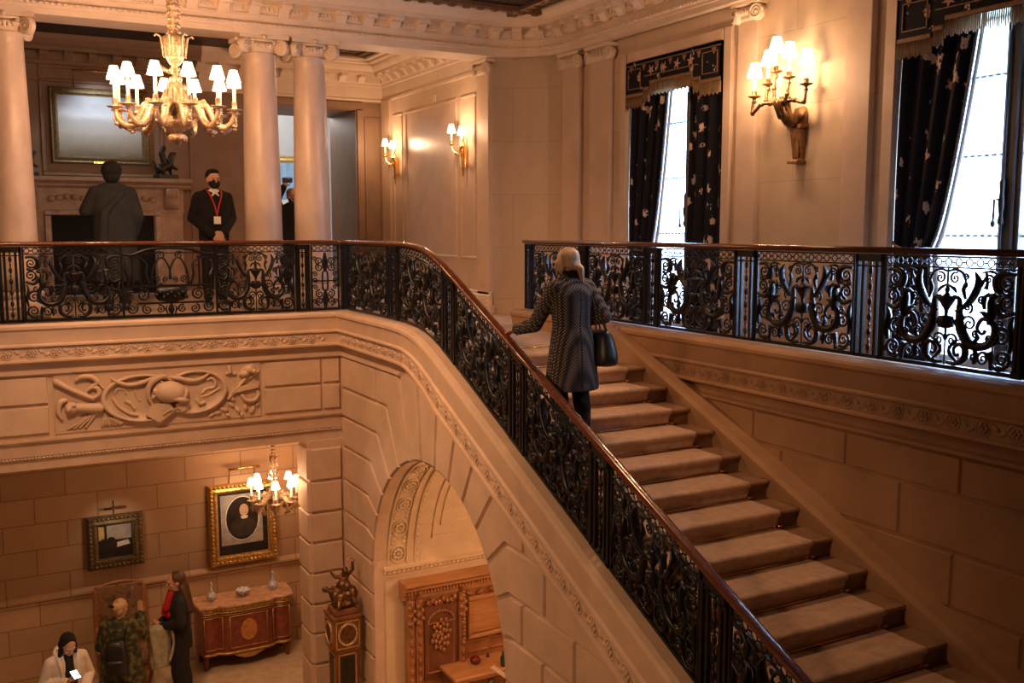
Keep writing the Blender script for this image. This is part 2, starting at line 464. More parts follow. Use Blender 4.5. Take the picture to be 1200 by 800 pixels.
# ---- stair wall with the arch
AY, AZ, AR = 8.99, -3.04, 1.65
fx = lambda a, b, d: (XS - d, a, b)
def low(y): return curb(y) - .44*kfac(y)
w = MB()
ys = sorted(set([.6 + .2*i for i in range(56)] + [AY - AR, AY + AR, YB] + [AY + AR*math.sin(t*PI/48) for t in range(-24, 25)]))
ys = [y for y in ys if y <= YB]
def lo_edge(y):
    if abs(y - AY) < AR - 1e-6: return AZ + math.sqrt(max(0, AR*AR - (y-AY)**2))
    return None
for a, b in zip(ys, ys[1:]):
    m_ = (a+b)/2
    za = zb_ = G
    if abs(m_ - AY) < AR:
        za = lo_edge(a) or AZ; zb_ = lo_edge(b) or AZ
    w.add([(XS, a, za), (XS, b, zb_), (XS, b, max(low(b), zb_)), (XS, a, max(low(a), za))], [(0, 1, 2, 3)])
# reveal of the arch
arc = [(AY + AR, G), (AY + AR, AZ)] + [(AY + AR*math.sin(t*PI/40), AZ + AR*math.cos(t*PI/40)) for t in range(19, -20, -1)] + [(AY - AR, AZ), (AY - AR, G)]
for (a, b) in zip(arc, arc[1:]):
    w.add([(XS - .018, *a), (XS - .018, *b), (XS + .10, *b), (XS + .10, *a)], [(0, 1, 2, 3)])
zlev_l = [-.56, -.965, -1.33, -1.706, -2.13, -2.535, -2.92]
ang_l = [17.25, 28.75, 40.25, 51.75, 63.25, 74.75, 86.25]
def ap(t): return (AY + AR*math.sin(math.radians(t)), AZ + AR*math.cos(math.radians(t)))
def arcp(t0, t1, n=5): return [ap(t0 + (t1-t0)*i/n) for i in range(n+1)]
def ear(t, z): return (AY + (z - AZ)*math.tan(math.radians(t)), z)
cl = lambda p: p[1] - (-.452*(9.15 - p[0]) - .625) if p[0] < 9.8 else p[1] + .53
def blk(poly): block(w, clip(poly, cl), fx)
YL = YB - .03
for i in range(6):
    z0, z1 = zlev_l[i], zlev_l[i+1]; e0, e1 = ear(ang_l[i], z0), ear(ang_l[i+1], z1)
    vj = {0: 10.45, 1: 10.83, 2: 11.25}.get(i)
    if vj and vj > max(e0[0], e1[0]):
        blk([(YL, z0), (vj, z0), (vj, z1), (YL, z1)]); st = [(vj, z1), (vj, z0)]
    else: st = [(YL, z1), (YL, z0)]
    if i == 5: blk(st + [e0] + arcp(ang_l[i], 90) + [(AY + AR, z1)])
    else: blk(st + [e0] + arcp(ang_l[i], ang_l[i+1]) + [e1])
zz = [-2.92, -3.315, -3.72, -4.105, -4.51, G]
for a, b in zip(zz, zz[1:]): blk([(YL, a), (AY + AR, a), (AY + AR, b), (YL, b)])
def far(t): return (AY + 3.6*math.sin(math.radians(t)), AZ + 3.6*math.cos(math.radians(t)))
blk([(9.72, -.56), ear(5.75, -.35)] + arcp(5.75, 17.25)[::1])
for t in (5.75, -5.75, -17.25, -28.75):
    blk([far(t), far(t - 11.5)] + arcp(t - 11.5, t))
zr = [-1.735, -2.17, -2.555, -2.95]; ar_ = [-51.75, -63.25, -74.75, -86.25]
er = [ear(t, z) for t, z in zip(ar_, zr)]
blk([far(-40.25), (7.0, -1.0), (7.0, zr[0]), er[0]] + arcp(-51.75, -40.25))
blk([(7.0, -1.0), (5.0, -1.0), (5.0, zr[0]), (7.0, zr[0])])
vr = [[6.64, 5.55], [7.02, 6.18, 5.05], [6.67, 5.5, 4.4]]
for i in range(3):
    st = [er[i]] + arcp(ar_[i], ar_[i+1])[::1] + [er[i+1]]
    blk([(vr[i][0], zr[i+1]), (vr[i][0], zr[i])] + st)
    vs = vr[i] + [3.2]
    for a, b in zip(vs, vs[1:]): blk([(a, zr[i]), (b, zr[i]), (b, zr[i+1]), (a, zr[i+1])])
zz2 = [-2.95, -3.33, -3.72, -4.105, -4.51, G]
for j, (a, b) in enumerate(zip(zz2, zz2[1:])):
    e = [AY - AR, 6.9 - .5*(j % 2), 5.7 - .5*(j % 2), 4.5 - .5*(j % 2), 3.3 - .5*(j % 2), 2.0, .8]
    for p, q in zip(e, e[1:]): blk([(p, a), (q, a), (q, b), (p, b)])
struct(w.build('wall_stair', M['stone'], recalc=False), 'rusticated stone wall carrying the stair, pierced by an arch', 'wall')

# ---- balcony face, lintel and pier
wb = MB()
wb.box(-5.2, XS + .05, YB, YB + .3, -1.27, -.3)
fy = lambda a, b, d: (a, YB - d, b)
for (x0, x1) in ((-2.2, -1.0), (-1.0, -.30), (-.30, .62), (2.95, 3.68), (3.68, XS - .03)):
    for (z0, z1) in ((-.58, -.905), (-.905, -1.235)):
        block(wb, [(x0, z0), (x1, z0), (x1, z1), (x0, z1)], fy)
struct(wb.build('wall_balcony', M['stone'], recalc=False), 'stone face of the balcony above the hall opening', 'wall')
# lintel under it
lt = MB()
prof = [(.30, -1.27), (-.045, -1.27), (-.045, -1.295), (-.02, -1.325), (0, -1.33), (0, -1.465), (.012, -1.47), (.012, -1.50), (.03, -1.50), (.03, -1.62), (.45, -1.62), (.45, -1.27)]
lt.loft([[(x, YB + o, z) for o, z in prof] for x in (-5.2, XS + .05)], True, True, False)
x = -3.0
while x < XS - .02:
    lt.ell((x, YB + .004, -1.487), (.022, .014, .012), 6, 4, Matrix.Rotation(.5, 3, 'Y')); x += .036
struct(lt.build('trim_1', M['stone'], recalc=False), 'stone lintel with a roped bead', 'trim')
# carved moulding strip under the curb, on balcony and stair
mo = MB()
mp_ = [(0, -.52), (-.05, -.535), (-.05, -.56), (-.02, -.575), (0, -.58)]
mo.loft([[(-5.2, YB + o, z) for o, z in mp_], [(XS + o, YB + o, z) for o, z in mp_], [(XS + o, 9.70, z) for o, z in mp_]], False, False, False)
mo.add([(XS + o, 9.70, z) for o, z in mp_], [(0, 1, 2, 3, 4)])
struct(mo.build('trim_2', M['stone'], recalc=False), 'narrow stone moulding below the balcony curb', 'trim')

pr = MB(); PX = 3.50
pr.box(PX, XS + .05, YB + .0, YB + .45, G, -1.62)
pz = [-1.64, -1.706, -2.13, -2.535, -2.92, -3.315, -3.72, -4.105, -4.51, G]
fp = lambda a, b, d: (PX - d, a, b)
for a, b in zip(pz[1:], pz[2:]):
    block(pr, [(PX - .01, a), (XS - .03, a), (XS - .03, b), (PX - .01, b)], fy)
    block(pr, [(YB - .01, a), (YB + .44, a), (YB + .44, b), (YB - .01, b)], fp)
struct(pr.build('wall_pier', M['stone'], recalc=False), 'banded stone pier beside the arch', 'wall')

# ---- curb with its running rosette band (balcony, corner, stair)
CP = [(-.17, -.45), (-.17, 0), (.06, 0), (.10, -.015), (.115, -.035), (.115, -.065), (.09, -.09), (.075, -.225), (.10, -.237), (.10, -.256), (.07, -.263), (.07, -.395), (.095, -.402), (.095, -.422), (.03, -.44), (0, -.45)]
rings = []
def ring_b(x): return [(x, YB - o, z) for o, z in CP]
def ring_c(): return [(XS - o, YB - o, z) for o, z in CP]
def ring_s(y): return [(XS - o, y, curb(y) + z*kfac(y)) for o, z in CP]
rings = [ring_b(-5.2), ring_b(0), ring_c()] + [ring_s(y) for y in [11.4, 10.6, 10.2] + [10. - .08*i for i in range(23)] + [8.1 - .5*i for i in range(16)]]
cb = MB(); cb.loft(rings, True, True, False)
def rosette(mb, fn, s=1.):
    """flower in a ring, with a leaf knot to the next flower"""
    T = MB()
    T.tube([(.042*math.cos(2*PI*k/12), 0, .042*math.sin(2*PI*k/12)) for k in range(12)], .007, 5, closed=True)
    for k in range(6): T.ell((.021*math.cos(PI*k/3), -.006, .021*math.sin(PI*k/3)), (.012, .008, .012), 6, 4)
    T.ell((0, -.008, 0), (.010, .012, .010), 6, 4)
    for sx in (.07, .115): T.ell((sx, 0, .012 if sx < .1 else -.012), (.030, .010, .014), 6, 4, Matrix.Rotation(.6 if sx < .1 else -.6, 3, 'Y'))
    mb.join(T, lambda x, y, z: fn(x*s, y*s, z*s))
x = -2.6
while x < XS - .2:
    rosette(cb, lambda a, d, b, x=x: (x + a, YB - .070 + d, -.329 + b), 1.32); x += .236
y = YB - .22
while y > 3.2:
    def fr(a, d, b, y=y):
        yy = y - a
        return (XS - .070 + d, yy, curb(yy) - .329*kfac(yy) + b*kfac(yy)*.86)
    rosette(cb, fr, 1.32); y -= .236*(1 if y > 9.3 else .92)
struct(cb.build('trim_3', M['stone'], recalc=False), 'stone curb with rosettes running along balcony and stair', 'trim')

# ---- wall and curb under the right railing, with skirting
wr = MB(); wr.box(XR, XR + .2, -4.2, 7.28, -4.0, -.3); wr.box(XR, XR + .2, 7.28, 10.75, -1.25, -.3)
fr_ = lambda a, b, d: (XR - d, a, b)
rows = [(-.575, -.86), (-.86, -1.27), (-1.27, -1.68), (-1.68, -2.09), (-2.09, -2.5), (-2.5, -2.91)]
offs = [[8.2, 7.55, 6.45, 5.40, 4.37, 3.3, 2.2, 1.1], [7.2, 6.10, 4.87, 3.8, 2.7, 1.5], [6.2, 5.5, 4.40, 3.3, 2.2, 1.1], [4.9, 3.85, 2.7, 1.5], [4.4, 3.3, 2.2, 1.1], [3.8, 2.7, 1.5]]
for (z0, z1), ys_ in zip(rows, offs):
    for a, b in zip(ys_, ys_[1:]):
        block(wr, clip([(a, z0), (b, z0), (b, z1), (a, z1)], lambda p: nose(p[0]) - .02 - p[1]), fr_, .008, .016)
struct(wr.build('wall_right', M['right_wall'], recalc=False), 'shade-darkened stone wall rising beside the carpeted stair', 'wall')
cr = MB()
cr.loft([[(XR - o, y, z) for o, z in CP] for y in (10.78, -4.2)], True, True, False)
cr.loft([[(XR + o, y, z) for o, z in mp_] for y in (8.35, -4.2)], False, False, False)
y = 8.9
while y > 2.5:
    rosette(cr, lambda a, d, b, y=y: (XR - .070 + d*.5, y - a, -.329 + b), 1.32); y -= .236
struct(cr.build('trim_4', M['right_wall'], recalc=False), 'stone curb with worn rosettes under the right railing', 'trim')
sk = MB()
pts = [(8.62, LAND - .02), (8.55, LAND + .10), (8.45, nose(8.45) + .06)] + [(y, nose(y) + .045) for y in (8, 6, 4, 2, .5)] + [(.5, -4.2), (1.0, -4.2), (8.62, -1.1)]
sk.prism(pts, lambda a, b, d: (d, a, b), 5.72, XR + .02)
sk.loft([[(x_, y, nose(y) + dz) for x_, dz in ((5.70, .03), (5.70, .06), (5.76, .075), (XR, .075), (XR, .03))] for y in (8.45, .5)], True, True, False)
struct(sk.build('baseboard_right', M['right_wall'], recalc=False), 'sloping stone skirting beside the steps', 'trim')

# ---- steps, carpet and rods
stair = D.objects.new('staircase', None); COL.objects.link(stair); stair.location = (4.9, 8.155, LAND)
struct(stair, 'stone staircase with thirteen steps in view', 'staircase')
for k in range(-1, 14):
    L = -.50 - .147*k; yf = 7.80 - .352*(k+1) - .03
    t = MB(); pf = [(yf + .42, L - .32), (yf + .03, L - .32), (yf + .03, L - .035), (yf, L - .03), (yf - .006, L - .015), (yf, L - .002), (yf + .01, L), (yf + .42, L)]
    t.prism(pf, lambda a, b, d: (d, a, b), 4.08, 5.722)
    t.build('step', M['step_stone'], stair, off=stair.location)
cp = MB(); rows_ = []
def cpt(y, z): rows_.append((y, z))
cpt(8.75, LAND + .014)
for k in range(-2, 14):
    L = -.50 - .147*k; yf = 7.80 - .352*(k+1) - .03
    cpt(yf + .05, L + .014); cpt(yf + .01, L + .016); cpt(yf - .012, L + .010); cpt(yf - .022, L - .008); cpt(yf - .018, L - .028); cpt(yf + .004, L - .042)
    cpt(yf + .016, L - .135); cpt(yf + .008, L - .133)
    cpt(yf - .06, L - .147 + .014)
r_ = []
for (y, z) in rows_:
    r_.append([(4.20, y, z), (4.22, y, z + .001), (5.48, y, z + .001), (5.50, y, z)])
cp.loft(r_, False, False, True)
carp = cp.build('stair_carpet', M['carpet'], None, recalc=False)
so = carp.modifiers.new('s', 'SOLIDIFY'); so.thickness = .012; so.offset = 1
tag(carp, 'tan stair carpet running down the middle of the steps', 'carpet')
rod0 = None
for k in range(-2, 13):
    yk = 7.80 - .352*k + .002; zk = -.50 - .147*k + .028
    yk -= .032
    if rod0 is None:
        rod0 = thing('carpet_rod', 'thin brass carpet rod at the foot of a step', 'carpet rod', (4.85, yk, zk), 0, 'brass carpet rods on the stair')
        t = MB(); t.tube([(-.66, 0, 0), (.66, 0, 0)], .008, 8); t.build('bar', M['brass'], rod0)
        for s_ in (-1, 1):
            t = MB(); t.lathe([(.004, -.03), (.013, -.024), (.016, -.012), (.008, 0), (.012, .006), (.006, .014)], (s_*.67, 0, 0), 10, 'x'); t.build('finial', M['brass'], rod0)
            t = MB(); t.bbox(s_*.60 - .012, s_*.60 + .012, -.006, .02, -.022, .016, .003); t.build('bracket', M['brass'], rod0)
        o = rod0
    else:
        o = copy_tree(rod0); o.location = (4.85, yk, zk)
    names = ['on the top step below the landing', 'on the second step from the landing', 'on the third step from the landing', 'on the step behind the person in tweed']
    n_ = k + 2
    ordn = ['first', 'second', 'third', 'fourth', 'fifth', 'sixth', 'seventh', 'eighth', 'ninth', 'tenth', 'eleventh', 'twelfth', 'thirteenth', 'fourteenth', 'fifteenth'][n_]
    o['label'] = 'brass carpet rod with ball ends, %s one down from the landing' % ordn

# ---- walls of the hall
w = MB()
def wall_x(mb, x0, x1, y0, y1, z0, z1, holes):
    """slab between x0 and x1 with openings (ya, yb, za, zb)"""
    ysn = sorted({y0, y1} | {v for h in holes for v in h[:2]})
    for a, b in zip(ysn, ysn[1:]):
        hs = [h for h in holes if h[0] <= a and h[1] >= b]
        if not hs: mb.box(x0, x1, a, b, z0, z1)
        else:
            h = hs[0]
            if h[2] > z0: mb.box(x0, x1, a, b, z0, h[2])
            if h[3] < z1: mb.box(x0, x1, a, b, h[3], z1)
def wall_y(mb, y0, y1, x0, x1, z0, z1, holes):
    xsn = sorted({x0, x1} | {v for h in holes for v in h[:2]})
    for a, b in zip(xsn, xsn[1:]):
        hs = [h for h in holes if h[0] <= a and h[1] >= b]
        if not hs: mb.box(a, b, y0, y1, z0, z1)
        else:
            h = hs[0]
            if h[2] > z0: mb.box(a, b, y0, y1, z0, h[2])
            if h[3] < z1: mb.box(a, b, y0, y1, h[3], z1)
W1 = (8.47, 10.27, LAND, 3.02); W2 = (4.30, 6.17, LAND, 3.02)
wall_x(w, XW, XW + .42, -4.2, 11.7, LAND - .05, CEIL, [W1, W2])
struct(w.build('wall_window', M['stone_wall_x']), 'limestone wall with two tall windows', 'wall')
w = MB()
w.box(XC, 6.56, YF, YF + .3, LAND - .05, CEIL)
rr = .70; cx_, cy_ = XW - rr, YF - rr
pl = [(cx_ + rr*math.sin(PI/2*i/14), cy_ + rr*math.cos(PI/2*i/14)) for i in range(15)]
w.loft([[(a, b, LAND - .05), (a, b, CEIL), (a + .25, b + .25, CEIL), (a + .25, b + .25, LAND - .05)] for a, b in pl], True, True, False)
struct(w.build('wall_corner', M['stone_wall'], recalc=False), 'curved limestone corner between the landing wall and the windows', 'wall')
w = MB(); w.box(XC, XC + .5, YF + .002, YK + .4, LAND - .05, CEIL)
def panel(mb, fn, a0, a1, b0, b1, wd=.05, th=.02):
    for (p0, p1, q0, q1) in ((a0, a1, b0, b0 + wd), (a0, a1, b1 - wd, b1), (a0, a0 + wd, b0 + wd, b1 - wd), (a1 - wd, a1, b0 + wd, b1 - wd)):
        poly = [(p0, q0), (p1, q0), (p1, q1), (p0, q1)]
        block(mb, poly, fn, 0, th)
fs_ = lambda a, b, d: (XC - d, a, b)
panel(w, fs_, 13.55, 15.55, .55, 2.95); panel(w, fs_, 12.90, 13.42, .55, 2.95); panel(w, fs_, 15.68, 16.1, .55, 2.95)
for (a, b) in ((12.402, 12.80), (16.18, 16.56)): w.box(XC - .05, XC + .1, a, b, LAND, 3.20)
struct(w.build('wall_sconce', M['stone_sheen'], recalc=False), 'panelled limestone wall carrying two brass sconces', 'wall')
bs = MB()
bs.loft([[(XC - .03 - o, y, z) for o, z in ((0, LAND), (.07, LAND), (.07, -.02), (.05, 0), (.05, .05), (.03, .07), (.03, .10), (0, .12))] for y in (12.37, 16.5)], True, True, False)
struct(bs.build('baseboard_sconce', M['stone_pale'], recalc=False), 'moulded stone base of the sconce wall', 'trim')
# back wall with the doorway
w = MB(); DX0, DX1, DZ = 4.50, 5.93, 3.05
wall_y(w, YK, YK + .3, -5.2, XC + .2, -.05, CEIL, [(DX0, DX1, -.05, DZ)])
w.box(DX1, DX1 + .3, YK + .3, YK + 1.4, -.05, CEIL); w.box(DX0 - .3, DX0, YK + .3, YK + 1.4, -.05, CEIL)
w.box(DX0, DX1, YK + .3, YK + 1.4, DZ, DZ + .3)
fk = lambda a, b, d: (a, YK - d, b)
panel(w, fk, DX0 - .14, DX1 + .14, -.04, DZ + .14, .13, .04)
panel(w, fk, .95, 2.72, 1.80, 3.45, .06, .03); panel(w, fk, 3.1, 4.2, .4, 2.95, .05, .02); panel(w, fk, -.9, .7, .4, 2.95, .05, .02)
panel(w, fk, 6.08, 6.40, .4, 2.95, .04, .02)
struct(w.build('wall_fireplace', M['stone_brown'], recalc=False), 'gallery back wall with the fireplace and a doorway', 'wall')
w = MB(); w.box(2.5, 8.2, 20.4, 20.6, -.05, 4.2); w.box(2.4, 2.6, YK + 1.4, 20.6, -.05, 4.2); w.box(8.0, 8.2, YK + 1.4, 20.6, -.05, 4.2)
struct(w.build('wall_beyond', M['grey_plaster']), 'pale grey walls of the room beyond the doorway', 'wall')
w = MB(); w.box(2.4, 8.2, YK + 1.4, 20.6, 4.2, 4.4)
struct(w.build('ceiling_beyond', M['white_frame']), 'white ceiling of the room beyond the doorway', 'ceiling')
w = MB(); w.box(-5.4, -5.2, -4.2, 17, G, CEIL)
struct(w.build('wall_left', M['stone_wall_x']), 'limestone wall at the left end of the hall', 'wall')
w = MB(); w.box(-5.4, 7.7, -4.4, -4.2, G, CEIL)
struct(w.build('wall_rear', M['stone_wall']), 'limestone wall behind the viewer', 'wall')

# ---- entrance hall behind the opening
w = MB(); w.box(-5.2, 4.3, 13.5, 13.7, G, -1.4)
w.loft([[(x, 13.5 - o, z) for o, z in ((0, -3.78), (.02, -3.77), (.02, -3.74), (.045, -3.72), (.045, -3.69), (.02, -3.66), (0, -3.64))] for x in (-5.2, 4.3)], False, False, False)
struct(w.build('wall_back', M['lower_wall'], recalc=False), 'coursed stone wall of the entrance hall hung with two pictures', 'wall')
w = MB(); w.box(4.1, 4.3, 12.15, 13.5, G, -1.4)
struct(w.build('wall_side', M['lower_wall']), 'stone side wall of the entrance hall', 'wall')
w = MB(); w.box(-5.2, 4.3, 12.1, 13.7, -1.55, -1.35)
struct(w.build('ceiling_lower', M['stone']), 'stone ceiling of the entrance hall', 'ceiling')

# ---- vaulted passage under the stair
PYL, PYR, PX1 = AY + AR + .03, AY - AR - .03, 7.4
VR = AR + .03
w = MB()
w.box(XS + .10, PX1, PYL, PYL + .3, G, AZ); w.box(XS + .10, PX1, PYR - .3, PYR, G, AZ); w.box(PX1, PX1 + .2, PYR - .3, PYL + .3, G, -1.2)
struct(w.build('wall_passage', M['plaster']), 'pale stone walls of the passage under the stair', 'wall')
v = MB(); N_ = 30
def vp(t, r): return (AY + r*math.sin(t), AZ + r*math.cos(t))
secs = [(XS + .10, 0), (XS + .16, 0), (XS + .161, .025), (XS + .18, .025), (XS + .181, 0), (XS + .40, 0), (XS + .401, .025), (XS + .425, .025), (XS + .426, .005), (XS + .50, .005), (XS + .501, .03), (XS + .56, .03), (XS + .561, .01), (PX1, .01)]
v.loft([[(x, *vp(-PI/2 + PI*i/N_, VR - d)) for i in range(N_ + 1)] for x, d in secs], False, False, False)
for i in range(15):       # ringed flowers round the band
    t = PI*(i + .5)/15 - PI/2; c = vp(t, VR - .012); R = Matrix.Rotation(-t, 3, 'X')
    T = MB(); q = .092
    T.tube([(q*math.cos(2*PI*k/18), q*1.15*math.sin(2*PI*k/18), -.004) for k in range(18)], .011, 6, closed=True)
    for k in range(8): T.ell((q*.52*math.cos(PI*k/4), q*.55*math.sin(PI*k/4), -.004), (.026, .026, .012), 6, 4)
    T.ell((0, 0, -.006), (.022, .022, .016), 8, 5)
    for sx in (-1, 1):
        for sy in (-1, 1): T.ell((sx*.075, sy*.145, 0), (.030, .022, .010), 6, 4)
    v.join(T, lambda a, b, d: tuple(Vector((XS + .29, c[0], c[1])) + R @ Vector((a, b, d))))
for i in range(60):
    t = -PI/2 + PI*(i + .5)/60; c = vp(t, VR - .03)
    v.ell((XS + .53, *c), (.018, .026, .012), 6, 4, Matrix.Rotation(-t, 3, 'X'))
for (x0, x1, t0, t1) in ((XS + .72, XS + 2.0, .25, 1.38), (XS + .82, XS + 1.9, .34, 1.28), (XS + 2.2, XS + 3.2, .25, 1.38)):
    for (a, b, c_, d_) in ((x0, x1, t0, t0 + .022), (x0, x1, t1 - .022, t1), (x0, x0 + .03, t0, t1), (x1 - .03, x1, t0, t1)):
        n_ = 8
        v.loft([[(xx, *vp(tt, VR - dd)) for xx, dd in ((a, .005), (a, .03), (b, .03), (b, .005))] for tt in [c_ + (d_ - c_)*q/n_ for q in range(n_ + 1)]], True, True, False)
for k in range(4):
    c = vp(.80, VR - .02); R = Matrix.Rotation(-.80, 3, 'X')
    T = MB(); rosette(T, lambda a, d, b: (a, b, d), 3.)
    v.join(T, lambda a, b, d: tuple(Vector((XS + 1.35 + .0*k, c[0], c[1])) + R @ Vector((a*.6, b, d))))
    break
struct(v.build('ceiling_vault', M['plaster'], recalc=False), 'plaster barrel vault with a rosette band seen through the arch', 'ceiling')
sp_ = MB()
sp_.loft([[(x, PYL - o, AZ + z) for o, z in ((0, -.10), (.02, -.10), (.02, -.07), (.04, -.05), (.04, -.01), (.07, .0), (.07, .03), (0, .04))] for x in (XS + .1, PX1)], True, True, False)
x = XS + .15
while x < PX1 - .1: sp_.box(x, x + .03, PYL - .055, PYL - .03, AZ - .045, AZ - .012); x += .06
struct(sp_.build('trim_5', M['plaster'], recalc=False), 'dentilled impost moulding along the passage wall', 'trim')

# ---- ceilings and entablature
c = MB(); c.box(-5.4, 7.7, -4.4, 12.7, CEIL, CEIL + .2)
struct(c.build('ceiling', M['dark_ceiling']), 'dark panelled ceiling of the stair hall', 'ceiling')
c = MB()
for x in (-3.0, -.6, 1.8, 4.2, 6.4):
    c.bbox(x - .05, x + .05, -4.2, 11.85, CEIL - .07, CEIL + .01, .02)
    for k in range(60): c.ell((x, 11.7 - k*.2, CEIL - .07), (.05, .07, .025), 6, 4)
for y in (11.5, 9.3, 7.1, 4.9, 2.7, .5):
    c.bbox(-5.2, 6.9, y - .05, y + .05, CEIL - .075, CEIL + .01, .02)
    for k in range(60): c.ell((-5 + k*.2, y, CEIL - .075), (.07, .05, .025), 6, 4)
struct(c.build('trim_6', M['ceiling_gold'], recalc=False), 'gilded ribs of the hall ceiling', 'trim')
EP = [(0, 3.338), (0, 3.40), (.015, 3.405), (.015, 3.435), (.035, 3.44), (.035, 3.465), (0, 3.47), (0, 3.545), (.025, 3.555), (.025, 3.575), (.05, 3.585), (.05, 3.68), (.27, 3.685), (.27, 3.735), (.30, 3.75), (.36, 3.79), (.38, 3.83), (.38, CEIL), (-.1, CEIL), (-.1, 3.338)]
epath = [(-5.2, 12.2, 0, -1), (3, 12.2, 0, -1), (6.25, 12.2, 0, -1)]
for i in range(1, 12):
    t = PI/2*i/12; epath.append((6.25 + .8*math.sin(t), 11.4 + .8*math.cos(t), -math.sin(t), -math.cos(t)))
epath += [(7.05, 11.4, -1, 0), (7.05, -4.2, -1, 0)]
e = MB(); e.loft([[(x + nx*o, y + ny*o, z) for o, z in EP] for x, y, nx, ny in epath], True, True, False)
def along(path, step):
    out = []; acc = 0; L = 0
    for (x0, y0, a0, b0), (x1, y1, a1, b1) in zip(path, path[1:]):
        d = math.hypot(x1-x0, y1-y0); s_ = acc
        while s_ < d:
            t = s_/d; nx, ny = a0 + (a1-a0)*t, b0 + (b1-b0)*t; l = math.hypot(nx, ny)
            out.append((x0 + (x1-x0)*t, y0 + (y1-y0)*t, nx/l, ny/l)); s_ += step
        acc = s_ - d
    return out
def modillion(mb, x, y, nx, ny, z0=3.585, z1=3.685, L=.21, wd=.13):
    T = MB(); pf = [(0, z0 - .02), (.03, z0 - .035), (.06, z0 + .0), (.10, z0 + .045), (L - .04, z0 + .055), (L, z0 + .04), (L + .01, z0 + .07), (L, z1), (0, z1)]
    T.prism(pf, lambda a, b, d: (x + nx*(a + .04) - ny*d, y + ny*(a + .04) + nx*d, b), -wd/2, wd/2)
    mb.join(T)
for (x, y, nx, ny) in along(epath, .36):
    if y < 1.5 or x < -3.2: continue
    modillion(e, x, y, nx, ny)
    for q in (-1, 0, 1):  # egg in each gap below
        e.ell((x - ny*(.18 + q*.05) + nx*.055, y + nx*(.18 + q*.05) + ny*.055, 3.63), (.018, .018, .03), 6, 4)
for (x, y, nx, ny) in along(epath, .062):
    if y < 3.5 or x < -1.6: continue
    e.ell((x + nx*.035, y + ny*.035, 3.452), (.022, .022, .014), 6, 4)
    e.ell((x + nx*.03, y + ny*.03, 3.566), (.020, .020, .011), 6, 4)
struct(e.build('trim_7', M['stone_pale'], recalc=False), 'carved stone entablature with brackets round the hall', 'trim')
b_ = MB(); b_.box(-5.2, XC + .3, 12.26, 12.72, 3.345, CEIL)
struct(b_.build('trim_8', M['stone_pale']), 'stone beam over the columns', 'trim')
# gallery ceiling, cornice and coffers
c = MB(); c.box(-5.4, XC + .4, 12.7, YK + .3, CEIL, CEIL + .2)
struct(c.build('ceiling_gallery', M['dark_ceiling']), 'dark coffered ceiling of the gallery behind the columns', 'ceiling')
GP = [(.012, 3.20), (.03, 3.205), (.03, 3.24), (.012, 3.25), (.012, 3.45), (.03, 3.46), (.03, 3.51), (.05, 3.52), (.05, 3.63), (.24, 3.635), (.24, 3.68), (.29, 3.72), (.31, 3.76), (.31, 3.79), (.33, CEIL), (-.05, CEIL), (-.05, 3.20)]
gpath = [(3.3, YK, 0, -1), (XC, YK, -.7071*1.4142, -1), (XC, 12.7, -1, 0)]
g = MB(); g.loft([[(x + nx*o, y + ny*o, z) for o, z in GP] for x, y, nx, ny in gpath], True, True, False)
for (x, y, nx, ny) in along([gpath[0], (XC - .3, YK, 0, -1)], .34): 
    modillion(g, x, y, nx, ny, 3.535, 3.635, .18, .12)
for (x, y, nx, ny) in along([(XC, YK - .3, -1, 0), gpath[2]], .34): modillion(g, x, y, nx, ny, 3.535, 3.635, .18, .12)
for (x0, x1, y0, y1, z) in ((3.7, 6.12, 12.9, 16.28, 3.82), (3.82, 6.0, 13.02, 16.16, 3.85)):
    for (a, b, p, q) in ((x0, x1, y0, y0 + .09), (x0, x1, y1 - .09, y1), (x0, x0 + .09, y0, y1), (x1 - .09, x1, y0, y1)): g.bbox(a, b, p, q, z - .04, CEIL, .015)
g2 = MB(); g2.loft([[(x, YK - o, z) for o, z in GP] for x in (-5.2, 3.3)], True, True, False)  # poorly lit stretch of cornice: its dimness is put into the darker material
for (x, y, nx, ny) in along([(-1.0, YK, 0, -1), (3.2, YK, 0, -1)], .34): modillion(g2, x, y, nx, ny, 3.535, 3.635, .18, .12)
struct(g2.build('trim_11', M['stone_brown'], recalc=False), 'stone cornice over the fireplace wall, browned to stand for shade', 'trim')
struct(g.build('trim_9', M['stone_pale'], recalc=False), 'bracketed stone cornice round the gallery ceiling', 'trim')
gd = MB()
for (x0, x1, y0, y1) in ((4.05, 5.75, 13.3, 15.9), (4.4, 5.4, 13.7, 15.5)):
    for (a, b, p, q) in ((x0, x1, y0, y0 + .05), (x0, x1, y1 - .05, y1), (x0, x0 + .05, y0, y1), (x1 - .05, x1, y0, y1)): gd.bbox(a, b, p, q, CEIL - .04, CEIL + .01, .01)
for k in range(14): gd.ell((4.9 + .2*math.cos(k*2*PI/14), 14.55 + .3*math.sin(k*2*PI/14), CEIL - .02), (.05, .05, .03), 6, 4)
struct(gd.build('trim_10', M['ceiling_gold'], recalc=False), 'gilded carving in the gallery coffer', 'trim')

